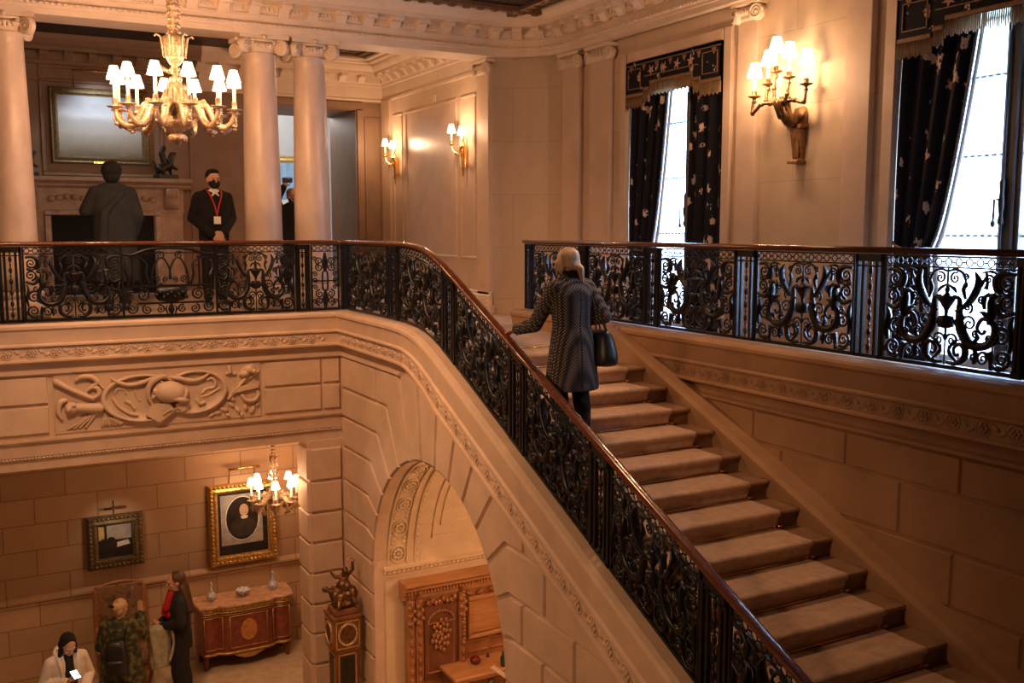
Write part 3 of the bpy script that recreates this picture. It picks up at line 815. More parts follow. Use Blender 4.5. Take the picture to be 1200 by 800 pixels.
# ---- columns and pilasters
def volute(mb, c, ax, r=.10, th=.05):
    """spiral scroll disc; ax is the outward horizontal direction of its axis"""
    ax = Vector(ax).normalized(); u = Vector((-ax.y, ax.x, 0)); z = Vector((0, 0, 1)); c = Vector(c)
    fn = lambda a, b, d: tuple(c + u*a + z*b + ax*d)
    n = 20
    for (ra, rb, d0, d1) in ((r, r*.97, -th, th), ):
        T = MB(); T.loft([[(q*math.cos(2*PI*k/n), q*math.sin(2*PI*k/n), d) for k in range(n)] for q, d in ((r*.9, -th), (r, -th*.8), (r*.93, -th*.2), (r*.93, th*.2), (r, th*.8), (r*.9, th))], True, True, True)
        mb.join(T, fn)
    for sd in (-1, 1):
        pts = []; rad = []
        for k in range(40):
            t = k/39; a = 2*PI*2.2*t; q = r*(.93 - .78*t)
            pts.append((q*math.cos(a), q*math.sin(a), sd*th)); rad.append(.012*(1 - .5*t))
        T = MB(); T.tube(pts, rad, 5); T.ell((0, 0, sd*th), (.018, .018, .016), 8, 5); mb.join(T, fn)
H_COL = 3.345
def column(x, y, label):
    c = thing('column', label, 'column', (x, y, 0), 0, 'round stone columns of the gallery')
    b = MB(); b.bbox(-.31, .31, -.31, .31, 0, .10, .01); b.lathe([(.29, .10), (.305, .12), (.305, .16), (.28, .18), (.255, .20), (.26, .23), (.275, .25), (.27, .28), (.24, .30)], n=32)
    b.build('base', M['stone_pale'], c)
    s_ = MB(); s_.lathe([(.245, .295), (.232, .33), (.230, .9)] + [(.23 - .035*((z - .9)/2.1)**1.5, z) for z in (1.3, 1.7, 2.1, 2.5, 2.8, 3.0)] + [(.195, 3.10), (.212, 3.115), (.212, 3.14), (.195, 3.15)], n=40)
    s_.build('shaft', M['marble'], c)
    k = MB(); k.lathe([(.196, 3.145), (.215, 3.17), (.255, 3.205), (.262, 3.235), (.23, 3.25), (.20, 3.27)], n=28)
    for q in range(16):
        a = 2*PI*q/16; k.ell((.252*math.cos(a), .252*math.sin(a), 3.215), (.024, .024, .034), 6, 5)
    k.lathe([(.24, 3.265), (.27, 3.27), (.27, 3.29)], n=24)
    ab = []
    for q in range(4):
        for t in (-1, -.6, 0, .6, 1):
            rad = .30 - .05*(1 - t*t); a = PI/2*q
            px_, py_ = rad, t*.30
            ab.append((px_*math.cos(a) - py_*math.sin(a), px_*math.sin(a) + py_*math.cos(a)))
    k.prism(ab, lambda a, b, d: (a, b, d), 3.295, 3.345)
    for sx in (-1, 1):
        for sy in (-1, 1): volute(k, (sx*.225, sy*.225, 3.205), (sx*1., -sy*1., 0), .095, .036)
    for q in range(4):
        a = PI/2*q; k.ell((.27*math.cos(a), .27*math.sin(a), 3.315), (.035, .035, .028), 8, 5)
        for t in range(7):
            s2 = (t - 3)/3*.13; k.ell((.245*math.cos(a) - s2*math.sin(a), .245*math.sin(a) + s2*math.cos(a), 3.25 - .05*(1 - (s2/.13)**2)), (.026, .026, .022), 6, 4)
    k.build('capital', M['stone_pale'], c)
    return c
column(.40, 12.47, 'round stone column with scrolled capital, at the left edge by the fireplace')
column(3.215, 12.47, 'round stone column with scrolled capital, left one of the close pair')
column(3.85, 12.47, 'round stone column with scrolled capital, right one of the close pair')
def pilaster(name, label, origin, ang, wd, h0=LAND, top=3.345, depth=.07):
    """flat pilaster: local x along the wall, local -y out of it"""
    o = D.objects.new(name, None); COL.objects.link(o); o.location = origin; o.rotation_euler = (0, 0, ang)
    struct(o, label, 'pilaster')
    b = MB(); b.bbox(-wd/2, wd/2, -depth, .02, 0, top - origin[2] - .18, .004); b.build('shaft', M['stone'], o)
    b = MB(); b.bbox(-wd/2 - .05, wd/2 + .05, -depth - .05, .02, 0, .12, .01); b.bbox(-wd/2 - .03, wd/2 + .03, -depth - .03, .02, .12, .20, .02); b.build('base', M['stone'], o)
    k = MB(); T = top - origin[2]
    k.bbox(-wd/2 - .06, wd/2 + .06, -depth - .07, .02, T - .05, T, .01)
    k.bbox(-wd/2, wd/2, -depth - .03, .02, T - .20, T - .05, .02)
    for s_ in (-1, 1): volute(k, (s_*(wd/2 + .005), -depth - .02, T - .135), (s_*.35, -1, 0), .085, .035)
    for q in range(5): k.ell(((q - 2)*wd/6.5, -depth - .035, T - .11), (.028, .02, .04), 6, 5)
    k.build('capital', M['stone_pale'], o)
    return o
pilaster('pilaster', 'narrow pilaster nearest the curved corner', (7.21, 11.48, LAND), PI/2 + PI + .12 - 0*PI, .34)
pilaster('pilaster', 'pilaster between the curved corner and the first window', (XW, 10.83, LAND), -PI/2, .46)
pilaster('pilaster', 'pilaster to the left of the large wall light', (XW, 8.06, LAND), -PI/2, .30)
pilaster('pilaster', 'pilaster to the right of the large wall light', (XW, 6.58, LAND), -PI/2, .30)
pilaster('pilaster', 'pilaster at the end of the sconce wall', (XC, 12.60, LAND), -PI/2, .36, top=3.345, depth=.06)
# ------------------------------------------------------------------ windows and drapery
def window(n, W, label):
    ya, yb, z0, z1 = W
    o = D.objects.new('window_%d' % n, None); COL.objects.link(o); o.location = (XW, (ya+yb)/2, z0); struct(o, label, 'window')
    L = o.location; xw = XW + .27; yc = (ya+yb)/2
    f = MB()
    for (a, b) in ((ya, ya + .08), (yb - .08, yb)): f.bbox(xw, xw + .10, a, b, z0, z1)
    f.bbox(xw, xw + .10, ya, yb, z1 - .09, z1); f.bbox(xw, xw + .10, ya, yb, z0, z0 + .10)
    f.build('window_frame', M['white_frame'], o, off=L)
    m = MB(); m.bbox(xw - .02, xw + .10, yc - .055, yc + .055, z0 + .05, z1 - .05, .015); m.build('mullion', M['window_frame'], o, off=L)
    b = MB(); gb = MB()
    for s_ in (-1, 1):
        lo_, hi_ = (ya + .08, yc - .05) if s_ < 0 else (yc + .05, yb - .08)
        b.bbox(xw + .01, xw + .06, lo_, lo_ + .045, z0 + .1, z1 - .09); b.bbox(xw + .01, xw + .06, hi_ - .045, hi_, z0 + .1, z1 - .09)
        for z in (.94, 1.62, 2.28): gb.bbox(xw + .075, xw + .10, lo_, hi_, z - .012, z + .012)
    b.build('sash_frame', M['window_frame'], o, off=L); gb.build('glazing_bars', M['glazing_bar'], o, off=L)
    bolt = MB()
    bolt.tube([(xw - .04, yc + .03, .05), (xw - .04, yc + .03, 2.6)], .011, 8)
    bolt.lathe([(.01, 1.02), (.026, 1.05), (.018, 1.12), (.03, 1.2), (.02, 1.3), (.026, 1.38), (.01, 1.42)], (xw - .045, yc + .03, 0), 10)
    bolt.tube([(xw - .06, yc + .05, 1.24), (xw - .11, yc + .05, 1.24), (xw - .11, yc + .05, 1.10), (xw - .10, yc + .06, 1.06)], .010, 6)
    bolt.ell((xw - .10, yc + .06, 1.04), (.02, .02, .03))
    bolt.build('cremone_bolt', M['window_frame'], o, off=L)
    g = MB(); g.box(xw + .085, xw + .091, ya + .08, yb - .08, z0 + .10, z1 - .09); g.build('pane', M['glass'], o, off=L)
    # stone architrave round the opening
    a = MB(); fr = lambda p, q, d: (XW - d, p, q)
    for (p0, p1, q0, q1) in ((ya - .14, ya, z0, z1 + .14), (yb, yb + .14, z0, z1 + .14), (ya, yb, z1, z1 + .14)):
        block(a, [(p0, q0), (p1, q0), (p1, q1), (p0, q1)], fr, 0, .045)
    a.build('window_surround', M['stone'], o, off=L)
    return o
window(1, W1, 'tall window nearest the corner, behind the person in tweed')
window(2, W2, 'tall window at the right edge of the picture')

def drape(name, label, ya, yb, side, z0, z1, wtop, wtie, wbot, ztie, grp, folds=5):
    """side +1: hung from the far jamb yb, side -1: from the near jamb ya"""
    xc = XW + .05; root = thing(name, label, 'curtain', (xc, yb if side > 0 else ya, z0), 0, grp)
    L = root.location
    nu, nv = 60, 46
    def width(z):
        if ztie is None: return wtop + (wbot - wtop)*(z1 - z)/(z1 - z0)
        if z > ztie:
            t = (z - ztie)/(z1 - ztie); return wtie + (wtop - wtie)*t**.62
        t = (ztie - z)/(ztie - z0); return wtie + (wbot - wtie)*min(1, t*1.6)**.7
    def P(u, z, dx=0.):
        w_ = width(z); am = .030*min(1., .45 + .5*w_/wtop)
        a = u*folds*2*PI + .6*math.sin(z*1.3)
        yy = (yb - .01 - u*w_) if side > 0 else (ya + .01 + u*w_)
        return (xc - am*math.sin(a) - .02*math.sin(3.1*u + z) + dx, yy + .008*math.cos(a*1.0), z)
    zs = [z0 + (z1 - z0)*j/nv for j in range(nv + 1)]
    m = MB(); m.loft([[P(i/nu, z) for i in range(nu + 1)] for z in zs], False, False, True)
    o = m.build('drape', M['brocade'], root, off=L, recalc=False)
    s_ = o.modifiers.new('s', 'SOLIDIFY'); s_.thickness = .008
    b = MB(); b.tube([P(1.0, z, -.006) for z in zs], .014, 6); b.build('edge_trim', M['edge_braid'], root, off=L)
    li = MB(); li.loft([[tuple(Vector(P(1.0, z)) + Vector((.015 + .03*q, -side*(.012 + (.018 + .03*max(0, 1.3 - z))*q), 0))) for q in (0, .5, 1)] for z in zs], False, False, True)
    o = li.build('lining', M['lining'], root, off=L, recalc=False); s_ = o.modifiers.new('s', 'SOLIDIFY'); s_.thickness = .005
    if ztie is not None:
        t = MB(); w_ = wtie + .02; yy0 = (yb + .0) if side > 0 else ya; sg = -1 if side > 0 else 1
        pts = [(XW + .02, yy0, ztie + .06), (xc - .075, yy0 + sg*w_*.25, ztie + .02), (xc - .085, yy0 + sg*w_*.7, ztie - .015), (xc - .03, yy0 + sg*(w_ + .01), ztie - .02), (xc + .05, yy0 + sg*(w_ - .03), ztie)]
        t.tube(catmull(pts, 8), .013, 8); t.build('tieback', M['gold_braid'], root, off=L)
    return root
GC = 'navy flowered curtains at the two windows'
def valance(label, ya, yb, z0, z1):
    xf = XW - .06; root = thing('valance', label, 'valance', (xf, (ya+yb)/2, z0), 0, 'fringed valances over the windows'); L = root.location
    w = yb - ya; e = .36
    steps = [(ya, ya + e, z0), (ya + e, ya + e + .12, z0 + .05), (ya + e + .12, yb - e - .12, z0 + .12), (yb - e - .12, yb - e, z0 + .05), (yb - e, yb, z0)]
    p = MB()
    for (a, b, z) in steps: p.box(xf, xf + .02, a, b, z, z1)
    p.box(xf, XW - .005, ya, ya + .02, z0, z1); p.box(xf, XW - .005, yb - .02, yb, z0, z1); p.box(xf, XW - .005, ya, yb, z1 - .02, z1)
    p.build('panel', M['brocade'], root, off=L)
    b = MB(); th = .02
    fr = lambda a, q, d: (xf - d, a, q)
    def bar(a0, a1, q0, q1): block(b, [(a0, q0), (a1, q0), (a1, q1), (a0, q1)], fr, 0, .008)
    for (a, c, z) in steps: bar(a, c, z, z + .05)
    for x_ in (ya + e, ya + e + .12, yb - e - .12, yb - e):
        pass
    bar(ya + e - .02, ya + e + .02, z0, z0 + .10); bar(yb - e - .02, yb - e + .02, z0, z0 + .10)
    for (a, c) in ((ya + .05, ya + e - .04), (yb - e + .04, yb - .05)):   # fret squares at both ends
        for (q0, q1) in ((z0 + .09, z0 + .108), (z1 - .10, z1 - .082)): bar(a, c, q0, q1)
        bar(a, a + .018, z0 + .09, z1 - .082); bar(c - .018, c, z0 + .09, z1 - .082)
        bar(a + .07, c - .07, z0 + .17, z0 + .185); bar(a + .07, a + .085, z0 + .17, z1 - .16)
    bar(ya + e + .02, yb - e - .02, z0 + .215, z0 + .232); bar(ya, yb, z1 - .05, z1 - .03)
    for k in range(7):                                                    # pendant triangles along the top band
        y = ya + .12 + (w - .24)*k/6
        b.prism([(y - .035, z1 - .055), (y + .035, z1 - .055), (y, z1 - .125)], fr, -.002, .008)
    b.build('braid', M['gold_braid'], root, off=L)
    for k in range(4):                                                    # woven star flowers
        s_ = MB()
        y = ya + e + .16 + (w - 2*e - .32)*k/3; zc_ = (z0 + .232 + z1 - .05)/2 - .02
        poly = []
        for q in range(10):
            r_ = .068 if q % 2 == 0 else .024; poly.append((y + r_*math.sin(q*PI/5 + k), zc_ + r_*math.cos(q*PI/5 + k)))
        s_.prism(poly, fr, -.002, .006); s_.build('embroidered_flower', M['flower'], root, off=L)
    f = MB(); y = ya + .008
    while y < yb:
        zb = [z for (a, c, z) in steps if a <= y <= c][0]; l = .13 + .012*math.sin(y*90)
        f.tube([(xf + .004, y, zb + .005), (xf + .003, y + .002, zb - l*.5), (xf + .004, y, zb - l)], [.007, .0085, .006], 5); y += .019
    o = f.build('fringe', M['fringe'], root, off=L); o['kind'] = 'stuff'
    return root
M['flower'] = mat('rose_silk_thread', (.48, .27, .17), .7, var=.2, scale=30)
valance('navy fringed valance over the window nearest the corner', W1[0] + .01, W1[1] - .01, 2.60, 3.02)
valance('navy fringed valance over the window at the right edge', W2[0] + .01, W2[1] - .01, 2.60, 3.02)
drape('curtain', 'tied-back left curtain of the window nearest the corner', W1[0], W1[1], 1, LAND + .02, 2.98, .74, .42, .46, .75, GC, 4)
drape('curtain', 'straight right curtain of the window nearest the corner', W1[0], W1[1], -1, LAND + .02, 2.98, .66, .60, .68, None, GC, 3)
drape('curtain', 'tied-back left curtain of the window at the right edge', W2[0], W2[1], 1, LAND + .02, 2.98, .76, .36, .40, .82, GC, 4)
drape('curtain', 'right curtain of the window at the right edge, mostly out of frame', W2[0], W2[1], -1, LAND + .02, 2.98, .72, .34, .40, .82, GC, 4)
for W, nm in ((W1, 'nearest the corner'), (W2, 'at the right edge')):
    y0, y1 = W[0] + .09, W[1] - .09; x_ = XW + .345; ym = (y0+y1)/2
    for (p0, p1, sd) in ((y0 + .03, ym - .11, 'right'), (ym + .11, y1 - .03, 'left')):
        m = MB(); m.loft([[(x_ + .008*math.sin(i*1.3 + p0), p0 + (p1 - p0)*i/50, z) for i in range(51)] for z in (LAND + .12, 1., 2.0, 2.9)], False, False, True)
        o = m.build('sheer_curtain', M['sheer'], None, off=(x_, (p0+p1)/2, LAND + .12), recalc=False)
        tag(o, 'white sheer on the %s leaf of the window %s' % (sd, nm), 'sheer curtain', 'white sheers at the windows')
    r = thing('roller_blind', 'half-lowered pale roller blind in the window %s' % nm, 'blind', (XW + .40, (y0+y1)/2, 2.3), 0, 'roller blinds in the windows')
    m = MB(); m.box(-.002, .002, -(y1-y0)/2, (y1-y0)/2, 0, .68); m.build('cloth', M['blind'], r)
    m = MB(); m.bbox(-.012, .012, -(y1-y0)/2, (y1-y0)/2, -.03, .005); m.build('bottom_bar', M['brown_metal'], r)

# ------------------------------------------------------------------ wrought iron
def T2(mb, pts, rad, per=5, sides=6, mirror=True, flat=1.):
    rad = [q*1.15 for q in rad]
    P, R = catmull([(a, b, 0) for a, b in pts], per, rad)
    for s_ in ((1, -1) if mirror else (1,)):
        mb.tube([(s_*p.x, p.y, p.z) for p in P], R, sides, True, flat)
def scroll(mb, cx, cy, r, a0, turns, t0, t1, d=1, mirror=True, tail=None):
    pts = []; rad = []
    n = 16
    for k in range(n + 1):
        t = k/n; a = a0 + d*2*PI*turns*t; q = r*(1 - .82*t)
        pts.append((cx + q*math.cos(a), cy + q*math.sin(a), 0)); rad.append(t0 + (t1 - t0)*t)
    for s_ in ((1, -1) if mirror else (1,)):
        mb.tube([(s_*p[0], p[1], 0) for p in pts], rad, 6)
        mb.ell((s_*pts[-1][0], pts[-1][1], 0), (t1*1.7, t1*1.7, t1*1.7), 6, 4)
PH = .80
def rings_row(mb, w, z0=.725, z1=.785):
    n = max(2, round(w/.082)); st = w/n; zc = (z0+z1)/2; r = (z1-z0)/2 - .004
    for k in range(n):
        x = -w/2 + st*(k + .5)
        mb.tube([(x + r*math.cos(2*PI*q/12), zc + r*math.sin(2*PI*q/12), 0) for q in range(12)], .0055, 5, closed=True)
        if k < n - 1:
            mb.ell((x + st/2, zc, 0), (.009, .009, .009), 6, 4); mb.box(x + r, x + st - r, zc - .003, zc + .003, -.003, .003)
def bar(mb, x0, x1, y0, y1, d=.011):
    n = max(1, round((x1 - x0)/.08))
    if n == 1: mb.bbox(x0, x1, y0, y1, -d, d, .003); return
    mb.loft([[(x0 + (x1 - x0)*k/n, y, z) for y, z in ((y0, -d), (y1, -d), (y1, d), (y0, d))] for k in range(n + 1)], True, True, False)
def frame(mb, w, ends=True):
    bar(mb, -w/2, w/2, .0, .028, .016); bar(mb, -w/2, w/2, .712, .724); bar(mb, -w/2, w/2, .786, .80, .014)
    if ends:
        bar(mb, -w/2 - .008, -w/2 + .012, 0, .80, .012); bar(mb, w/2 - .012, w/2 + .008, 0, .80, .012)
def leaf(mb, pts, rad, mirror=True): T2(mb, pts, rad, 5, 7, mirror, .45)
def urn(mb):
    mb.lathe([(.006, .03), (.006, .20), (.016, .215), (.022, .235), (.008, .25), (.010, .285), (.05, .295), (.055, .30), (.055, .365), (.05, .375), (.012, .38), (.014, .41), (.022, .43), (.05, .475), (.066, .50), (.066, .512), (.03, .52), (.012, .54), (.02, .56), (.009, .59), (.007, .712)], (0, 0, 0), 10, 'y')
def panel_main(w=1.08):
    m = MB(); frame(m, w); rings_row(m, w); k = w/1.08
    urn(m)
    S2 = lambda pts: [(a*k, b) for a, b in pts]
    T2(m, S2([(.05, .515), (.10, .50), (.105, .42), (.12, .30), (.19, .20), (.30, .185), (.38, .25), (.37, .35), (.29, .375), (.25, .31), (.29, .27), (.315, .30)]), [.012, .014, .02, .03, .032, .028, .024, .019, .014, .011, .009, .012])
    leaf(m, S2([(.10, .42), (.17, .47), (.225, .55), (.245, .63), (.215, .695)]), [.016, .036, .04, .034, .006])
    leaf(m, S2([(.20, .55), (.26, .60), (.30, .67)]), [.012, .024, .005])
    leaf(m, S2([(.15, .50), (.13, .57), (.15, .64)]), [.012, .022, .004])
    scroll(m, .185*k, .335, .062, -2.4, 1.5, .010, .006, -1)
    scroll(m, .17*k, .445, .040, -1.2, 1.3, .009, .006, 1)
    scroll(m, .055*k, .205, .05, 2.6, 1.35, .010, .006, -1)
    T2(m, S2([(.02, .05), (.09, .045), (.155, .08), (.165, .15), (.12, .185), (.075, .15), (.085, .105), (.115, .11)]), [.010, .016, .022, .02, .014, .011, .009, .012])
    leaf(m, S2([(.155, .10), (.175, .17), (.165, .24)]), [.022, .026, .006])
    T2(m, S2([(.37, .03), (.365, .10), (.345, .15)]), [.012, .016, .03])
    leaf(m, S2([(.345, .34), (.36, .42), (.35, .50), (.375, .56)]), [.03, .046, .036, .010])
    m.ell((.36*k, .535, 0), (.045, .022, .02)); m.ell((-.36*k, .535, 0), (.045, .022, .02))
    scroll(m, .455*k, .625, .062, 1.7, 1.6, .013, .007, 1)
    scroll(m, .465*k, .495, .058, -1.7, 1.6, .013, .007, -1)
    T2(m, S2([(.515, .685), (.43, .69), (.375, .65), (.385, .58), (.43, .565)]), [.012, .016, .022, .02, .012])
    T2(m, S2([(.52, .43), (.44, .405), (.395, .44), (.40, .49)]), [.012, .018, .018, .010])
    scroll(m, .435*k, .265, .065, 2.0, 1.5, .014, .007, -1)
    scroll(m, .45*k, .115, .066, -2.2, 1.7, .014, .007, 1)
    scroll(m, .305*k, .10, .052, .6, 1.5, .011, .006, 1)
    leaf(m, S2([(.50, .16), (.515, .25), (.495, .34), (.515, .41)]), [.016, .032, .026, .008])
    leaf(m, S2([(.24, .06), (.25, .13), (.215, .18)]), [.02, .026, .006])
    leaf(m, S2([(.22, .20), (.255, .24), (.235, .29)]), [.018, .024, .006])
    scroll(m, .06*k, .645, .042, 1.2, 1.4, .009, .006, 1)
    T2(m, S2([(.0, .69), (.06, .705), (.12, .68), (.145, .62)]), [.007, .009, .010, .006])
    m.ell((.147*k, .60, 0), (.016, .026, .014), 7, 5); m.ell((-.147*k, .60, 0), (.016, .026, .014), 7, 5)
    T2(m, S2([(.30, .70), (.31, .62), (.30, .58)]), [.008, .010, .015])
    leaf(m, S2([(.10, .06), (.045, .11), (.03, .17)]), [.014, .022, .005]); leaf(m, S2([(.20, .20), (.155, .255), (.10, .265)]), [.016, .028, .006])
    leaf(m, S2([(.34, .19), (.40, .22), (.41, .29)]), [.016, .030, .006]); leaf(m, S2([(.37, .33), (.31, .41), (.255, .42)]), [.020, .034, .006])
    leaf(m, S2([(.30, .44), (.29, .51), (.33, .56)]), [.014, .028, .006]); leaf(m, S2([(.43, .565), (.455, .55), (.51, .56)]), [.014, .024, .006])
    leaf(m, S2([(.0, .60), (.05, .575), (.075, .54)]), [.012, .022, .005]); leaf(m, S2([(.36, .08), (.42, .04), (.50, .05)]), [.012, .024, .006])
    for (x, y, r_, a_, d_) in ((.24, .262, .030, 1.0, 1), (.415, .345, .028, 2.0, -1), (.32, .645, .034, .5, 1), (.145, .655, .026, 3.0, -1), (.49, .565, .026, 1.0, 1), (.345, .245, .026, 4.0, -1), (.235, .10, .028, 1.4, 1), (.14, .30, .026, 5., 1), (.515, .09, .022, 2., -1)):
        scroll(m, x*k, y, r_, a_, 1.25, .009, .005, d_)
    leaf(m, S2([(.07, .42), (.125, .385), (.135, .33)]), [.012, .024, .006]); leaf(m, S2([(.27, .69), (.34, .70), (.40, .675)]), [.010, .022, .006]); leaf(m, S2([(.03, .13), (.075, .20), (.14, .22)]), [.012, .020, .005])
    scroll(m, .275*k, .50, .034, .4, 1.3, .009, .006, 1); scroll(m, .095*k, .335, .030, 2.4, 1.2, .008, .005, 1)
    return m
def panel_lyre(w=1.02):
    m = MB(); frame(m, w, False); urn_y = .03
    bar(m, -w/2, -w/2 + .012, .03, .72); bar(m, w/2 - .012, w/2, .03, .72)
    # arched pediment over crossed hoops, drum with flowers below
    T2(m, [(.0, .775), (.20, .765), (.33, .725), (.40, .70), (.50, .71)], [.016, .018, .02, .018, .014])
    scroll(m, .10, .69, .05, .5, 1.4, .011, .006, 1)
    for s_ in (-1, 1):
        T2(m, [(s_*.20, .36), (s_*.19, .50), (s_*.13, .64), (s_*.07, .66), (s_*.01, .56), (-s_*.01, .42)], [.010]*6, mirror=False)
    scroll(m, .05, .42, .034, -1.5, 1.2, .009, .006, 1); scroll(m, .15, .43, .04, -1.5, 1.4, .009, .006, -1)
    T2(m, [(.22, .36), (.26, .48), (.25, .58), (.30, .65)], [.012, .014, .012, .010])
    bar(m, -.40, .40, .335, .36, .02)
    m.lathe([(.02, .16), (.14, .18), (.17, .22), (.18, .28), (.165, .335)], (0, 0, 0), 14, 'y', sy=.25)
    for k in range(9): m.ell((-.16 + .04*k, .25 + .03*math.sin(k*2.1), .045), (.026, .026, .02), 6, 4)
    for (x, z) in ((.32, .42), (.40, .42)): bar(m, x - .010, x + .010, .36, .66); bar(m, -x - .010, -x + .010, .36, .66)
    bar(m, .30, .43, .655, .685, .018); bar(m, -.43, -.30, .655, .685, .018)
    T2(m, [(.46, .34), (.44, .45), (.47, .54), (.45, .64)], [.014, .03, .02, .010])
    scroll(m, .30, .25, .075, 1.0, 1.6, .014, .007, 1); scroll(m, .43, .24, .06, 2.6, 1.5, .012, .007, -1)
    bar(m, -.36, .36, .145, .165, .018)
    scroll(m, .12, .085, .05, 1.2, 1.4, .011, .007, 1); scroll(m, .26, .085, .055, 1.2, 1.5, .012, .007, -1); scroll(m, .42, .10, .062, 2.4, 1.6, .013, .007, 1)
    T2(m, [(.0, .03), (.015, .08), (.0, .15)], [.012, .02, .010]); leaf(m, [(.04, .03), (.06, .09), (.035, .13)], [.014, .022, .005])
    return m
def panel_narrow(w=.38):
    m = MB(); frame(m, w); rings_row(m, w)
    T2(m, [(.0, .24), (.03, .27), (.03, .45), (.0, .48)], [.010]*4)
    bar(m, -w/2, w/2, .35, .366)
    for z, d in ((.60, 1), (.52, -1), (.20, -1), (.11, 1)):
        scroll(m, .072, z, .052, -PI/2*d, 1.45, .011, .006, d); 
    T2(m, [(.0, .48), (.02, .56), (.0, .70)], [.012, .018, .010]); T2(m, [(.0, .03), (.02, .14), (.0, .24)], [.010, .018, .012])
    for z in (.44, .28, .62, .10, .36): scroll(m, w/2 - .045, z, .034, 0, 1.3, .009, .005, 1)
    return m
def post_group(w=.25):
    m = MB(); 
    bar(m, -w/2, w/2, 0, .028, .02); bar(m, -w/2, w/2, .74, .80, .02); bar(m, -w/2, w/2, .70, .712, .016)
    for x in (-w/2 + .014, w/2 - .014): bar(m, x - .014, x + .014, .0, .80, .02)
    for x in (-w*.24, w*.24): bar(m, x - .013, x + .013, .02, .76, .016)
    n = 6
    for k in range(n):
        z = .08 + .62*k/(n - 1)*.95; m.ell((0, z, 0), (.020, .036, .016), 7, 5); m.ell((0, z + .058, 0), (.011, .014, .011), 6, 4)
    bar(m, -.006, .006, .03, .74, .006)
    return m
def post_single(w=.10):
    m = MB(); m.bbox(-w/2, w/2, 0, .80, -.035, .035, .006)
    for x in (-w/4, w/4): m.bbox(x - .012, x + .012, .05, .75, -.045, .045, .004)
    m.bbox(-w/2 - .01, w/2 + .01, .74, .80, -.045, .045, .006); m.bbox(-w/2 - .01, w/2 + .01, 0, .05, -.045, .045, .006)
    return m
PM = {}
def tmpl(kind, w):
    key = (kind, round(w, 3))
    if key not in PM: PM[key] = {'main': panel_main, 'narrow': panel_narrow, 'lyre': panel_lyre, 'group': post_group, 'single': post_single}[kind](w)
    return PM[key]
BASE = .012
def place(root, kind, name, a, b, fn, off):
    """fn(s, d) -> (x, y, z of the curb) ; a..b is the stretch along the path"""
    t = tmpl(kind, abs(b - a)); c = (a+b)/2; sg = 1 if b > a else -1
    def mp(u, v, d):
        x, y, z = fn(c + sg*u, d); return (x, y, z + BASE + v)
    return t.mapped(mp).build(name, M['iron'], root, off=off)
def rail_loft(mb, pts, w=.042, h=.05):
    """rounded wooden handrail swept over points with a sideways direction"""
    rings = []
    for (x, y, z, nx, ny) in pts:
        r = []
        for k in range(14):
            a = 2*PI*k/14; o = w*math.copysign(abs(math.cos(a))**.7, math.cos(a)); q = h/2*math.copysign(abs(math.sin(a))**.8, math.sin(a))
            r.append((x + nx*o, y + ny*o, z + q))
        rings.append(r)
    mb.loft(rings, True, True, True)
RX, RY = 3.99, 11.63
rl = thing('railing', 'black wrought-iron railing with mahogany handrail along the balcony and down the stair', 'railing', (RX, RY, 0), 0, 'wrought-iron railings')
off = rl.location.copy()
HR = PH + BASE + .028
pts = [(-5.1, RY, HR, 0, 1), (0, RY, HR, 0, 1), (RX - .16, RY, HR, 0, 1)] + [(RX - .16 + .16*math.sin(t), RY - .16 + .16*math.cos(t), HR, math.sin(t), math.cos(t)) for t in (.4, .8, 1.2)]
pts += [(RX, y, curb(y) + HR, 1, 0) for y in [RY - .16, 11, 10.4, 10] + [9.9 - .07*i for i in range(21)] + [8.4, 7.5, 6.5, 5.5, 4.5, 3.5, 2.5]]
m = MB(); rail_loft(m, pts); m.build('handrail', M['handrail'], rl, off=off)
fb = lambda s, d: (s, RY - d, 0.)
fs2 = lambda s, d: (RX - d, s, curb(s))
for a, b, k, n in ((-2.2, -1.05, 'main', 'panel'), (-1.05, .20, 'main', 'panel'), (.20, .42, 'group', 'post'), (.43, 1.41, 'main', 'panel'), (1.41, 2.43, 'lyre', 'panel'), (2.43, 3.34, 'main', 'panel'), (3.36, 3.54, 'group', 'post'), (3.56, 3.90, 'narrow', 'panel'), (3.93, 4.05, 'single', 'post')):
    place(rl, k, n, a, b, fb, off)
for a, b, k, n in ((11.50, 10.22, 'main', 'panel'), (10.18, 9.88, 'group', 'post'), (9.86, 8.76, 'main', 'panel'), (8.74, 8.46, 'group', 'post'), (8.44, 7.38, 'main', 'panel'), (7.36, 7.10, 'group', 'post'), (7.08, 6.10, 'main', 'panel'), (6.08, 5.82, 'group', 'post'), (5.80, 4.79, 'main', 'panel'), (4.77, 4.51, 'group', 'post'), (4.49, 3.48, 'main', 'panel'), (3.46, 3.2, 'group', 'post')):
    place(rl, k, n, a, b, fs2, off)
rr_ = thing('railing', 'black wrought-iron railing with dark handrail on the landing in front of the windows', 'railing', (6.02, 10.66, 0), 0, 'wrought-iron railings')
off = rr_.location.copy()
m = MB(); rail_loft(m, [(6.02, 10.72, HR, 1, 0), (6.02, 8, HR, 1, 0), (6.02, 2.5, HR, 1, 0)]); m.build('handrail', M['handrail'], rr_, off=off)
fr2 = lambda s, d: (6.02 - d, s, 0.)
for a, b, k, n in ((10.70, 10.52, 'group', 'post'), (10.50, 9.42, 'main', 'panel'), (9.42, 9.28, 'single', 'post'), (9.27, 8.22, 'main', 'panel'), (8.20, 7.96, 'group', 'post'), (7.95, 6.84, 'main', 'panel'), (6.82, 6.56, 'group', 'post'), (6.55, 5.46, 'main', 'panel'), (5.44, 5.17, 'group', 'post'), (5.16, 4.08, 'main', 'panel'), (4.07, 4.01, 'single', 'post'), (4.0, 2.92, 'main', 'panel')):
    place(rr_, k, n, a, b, fr2, off)
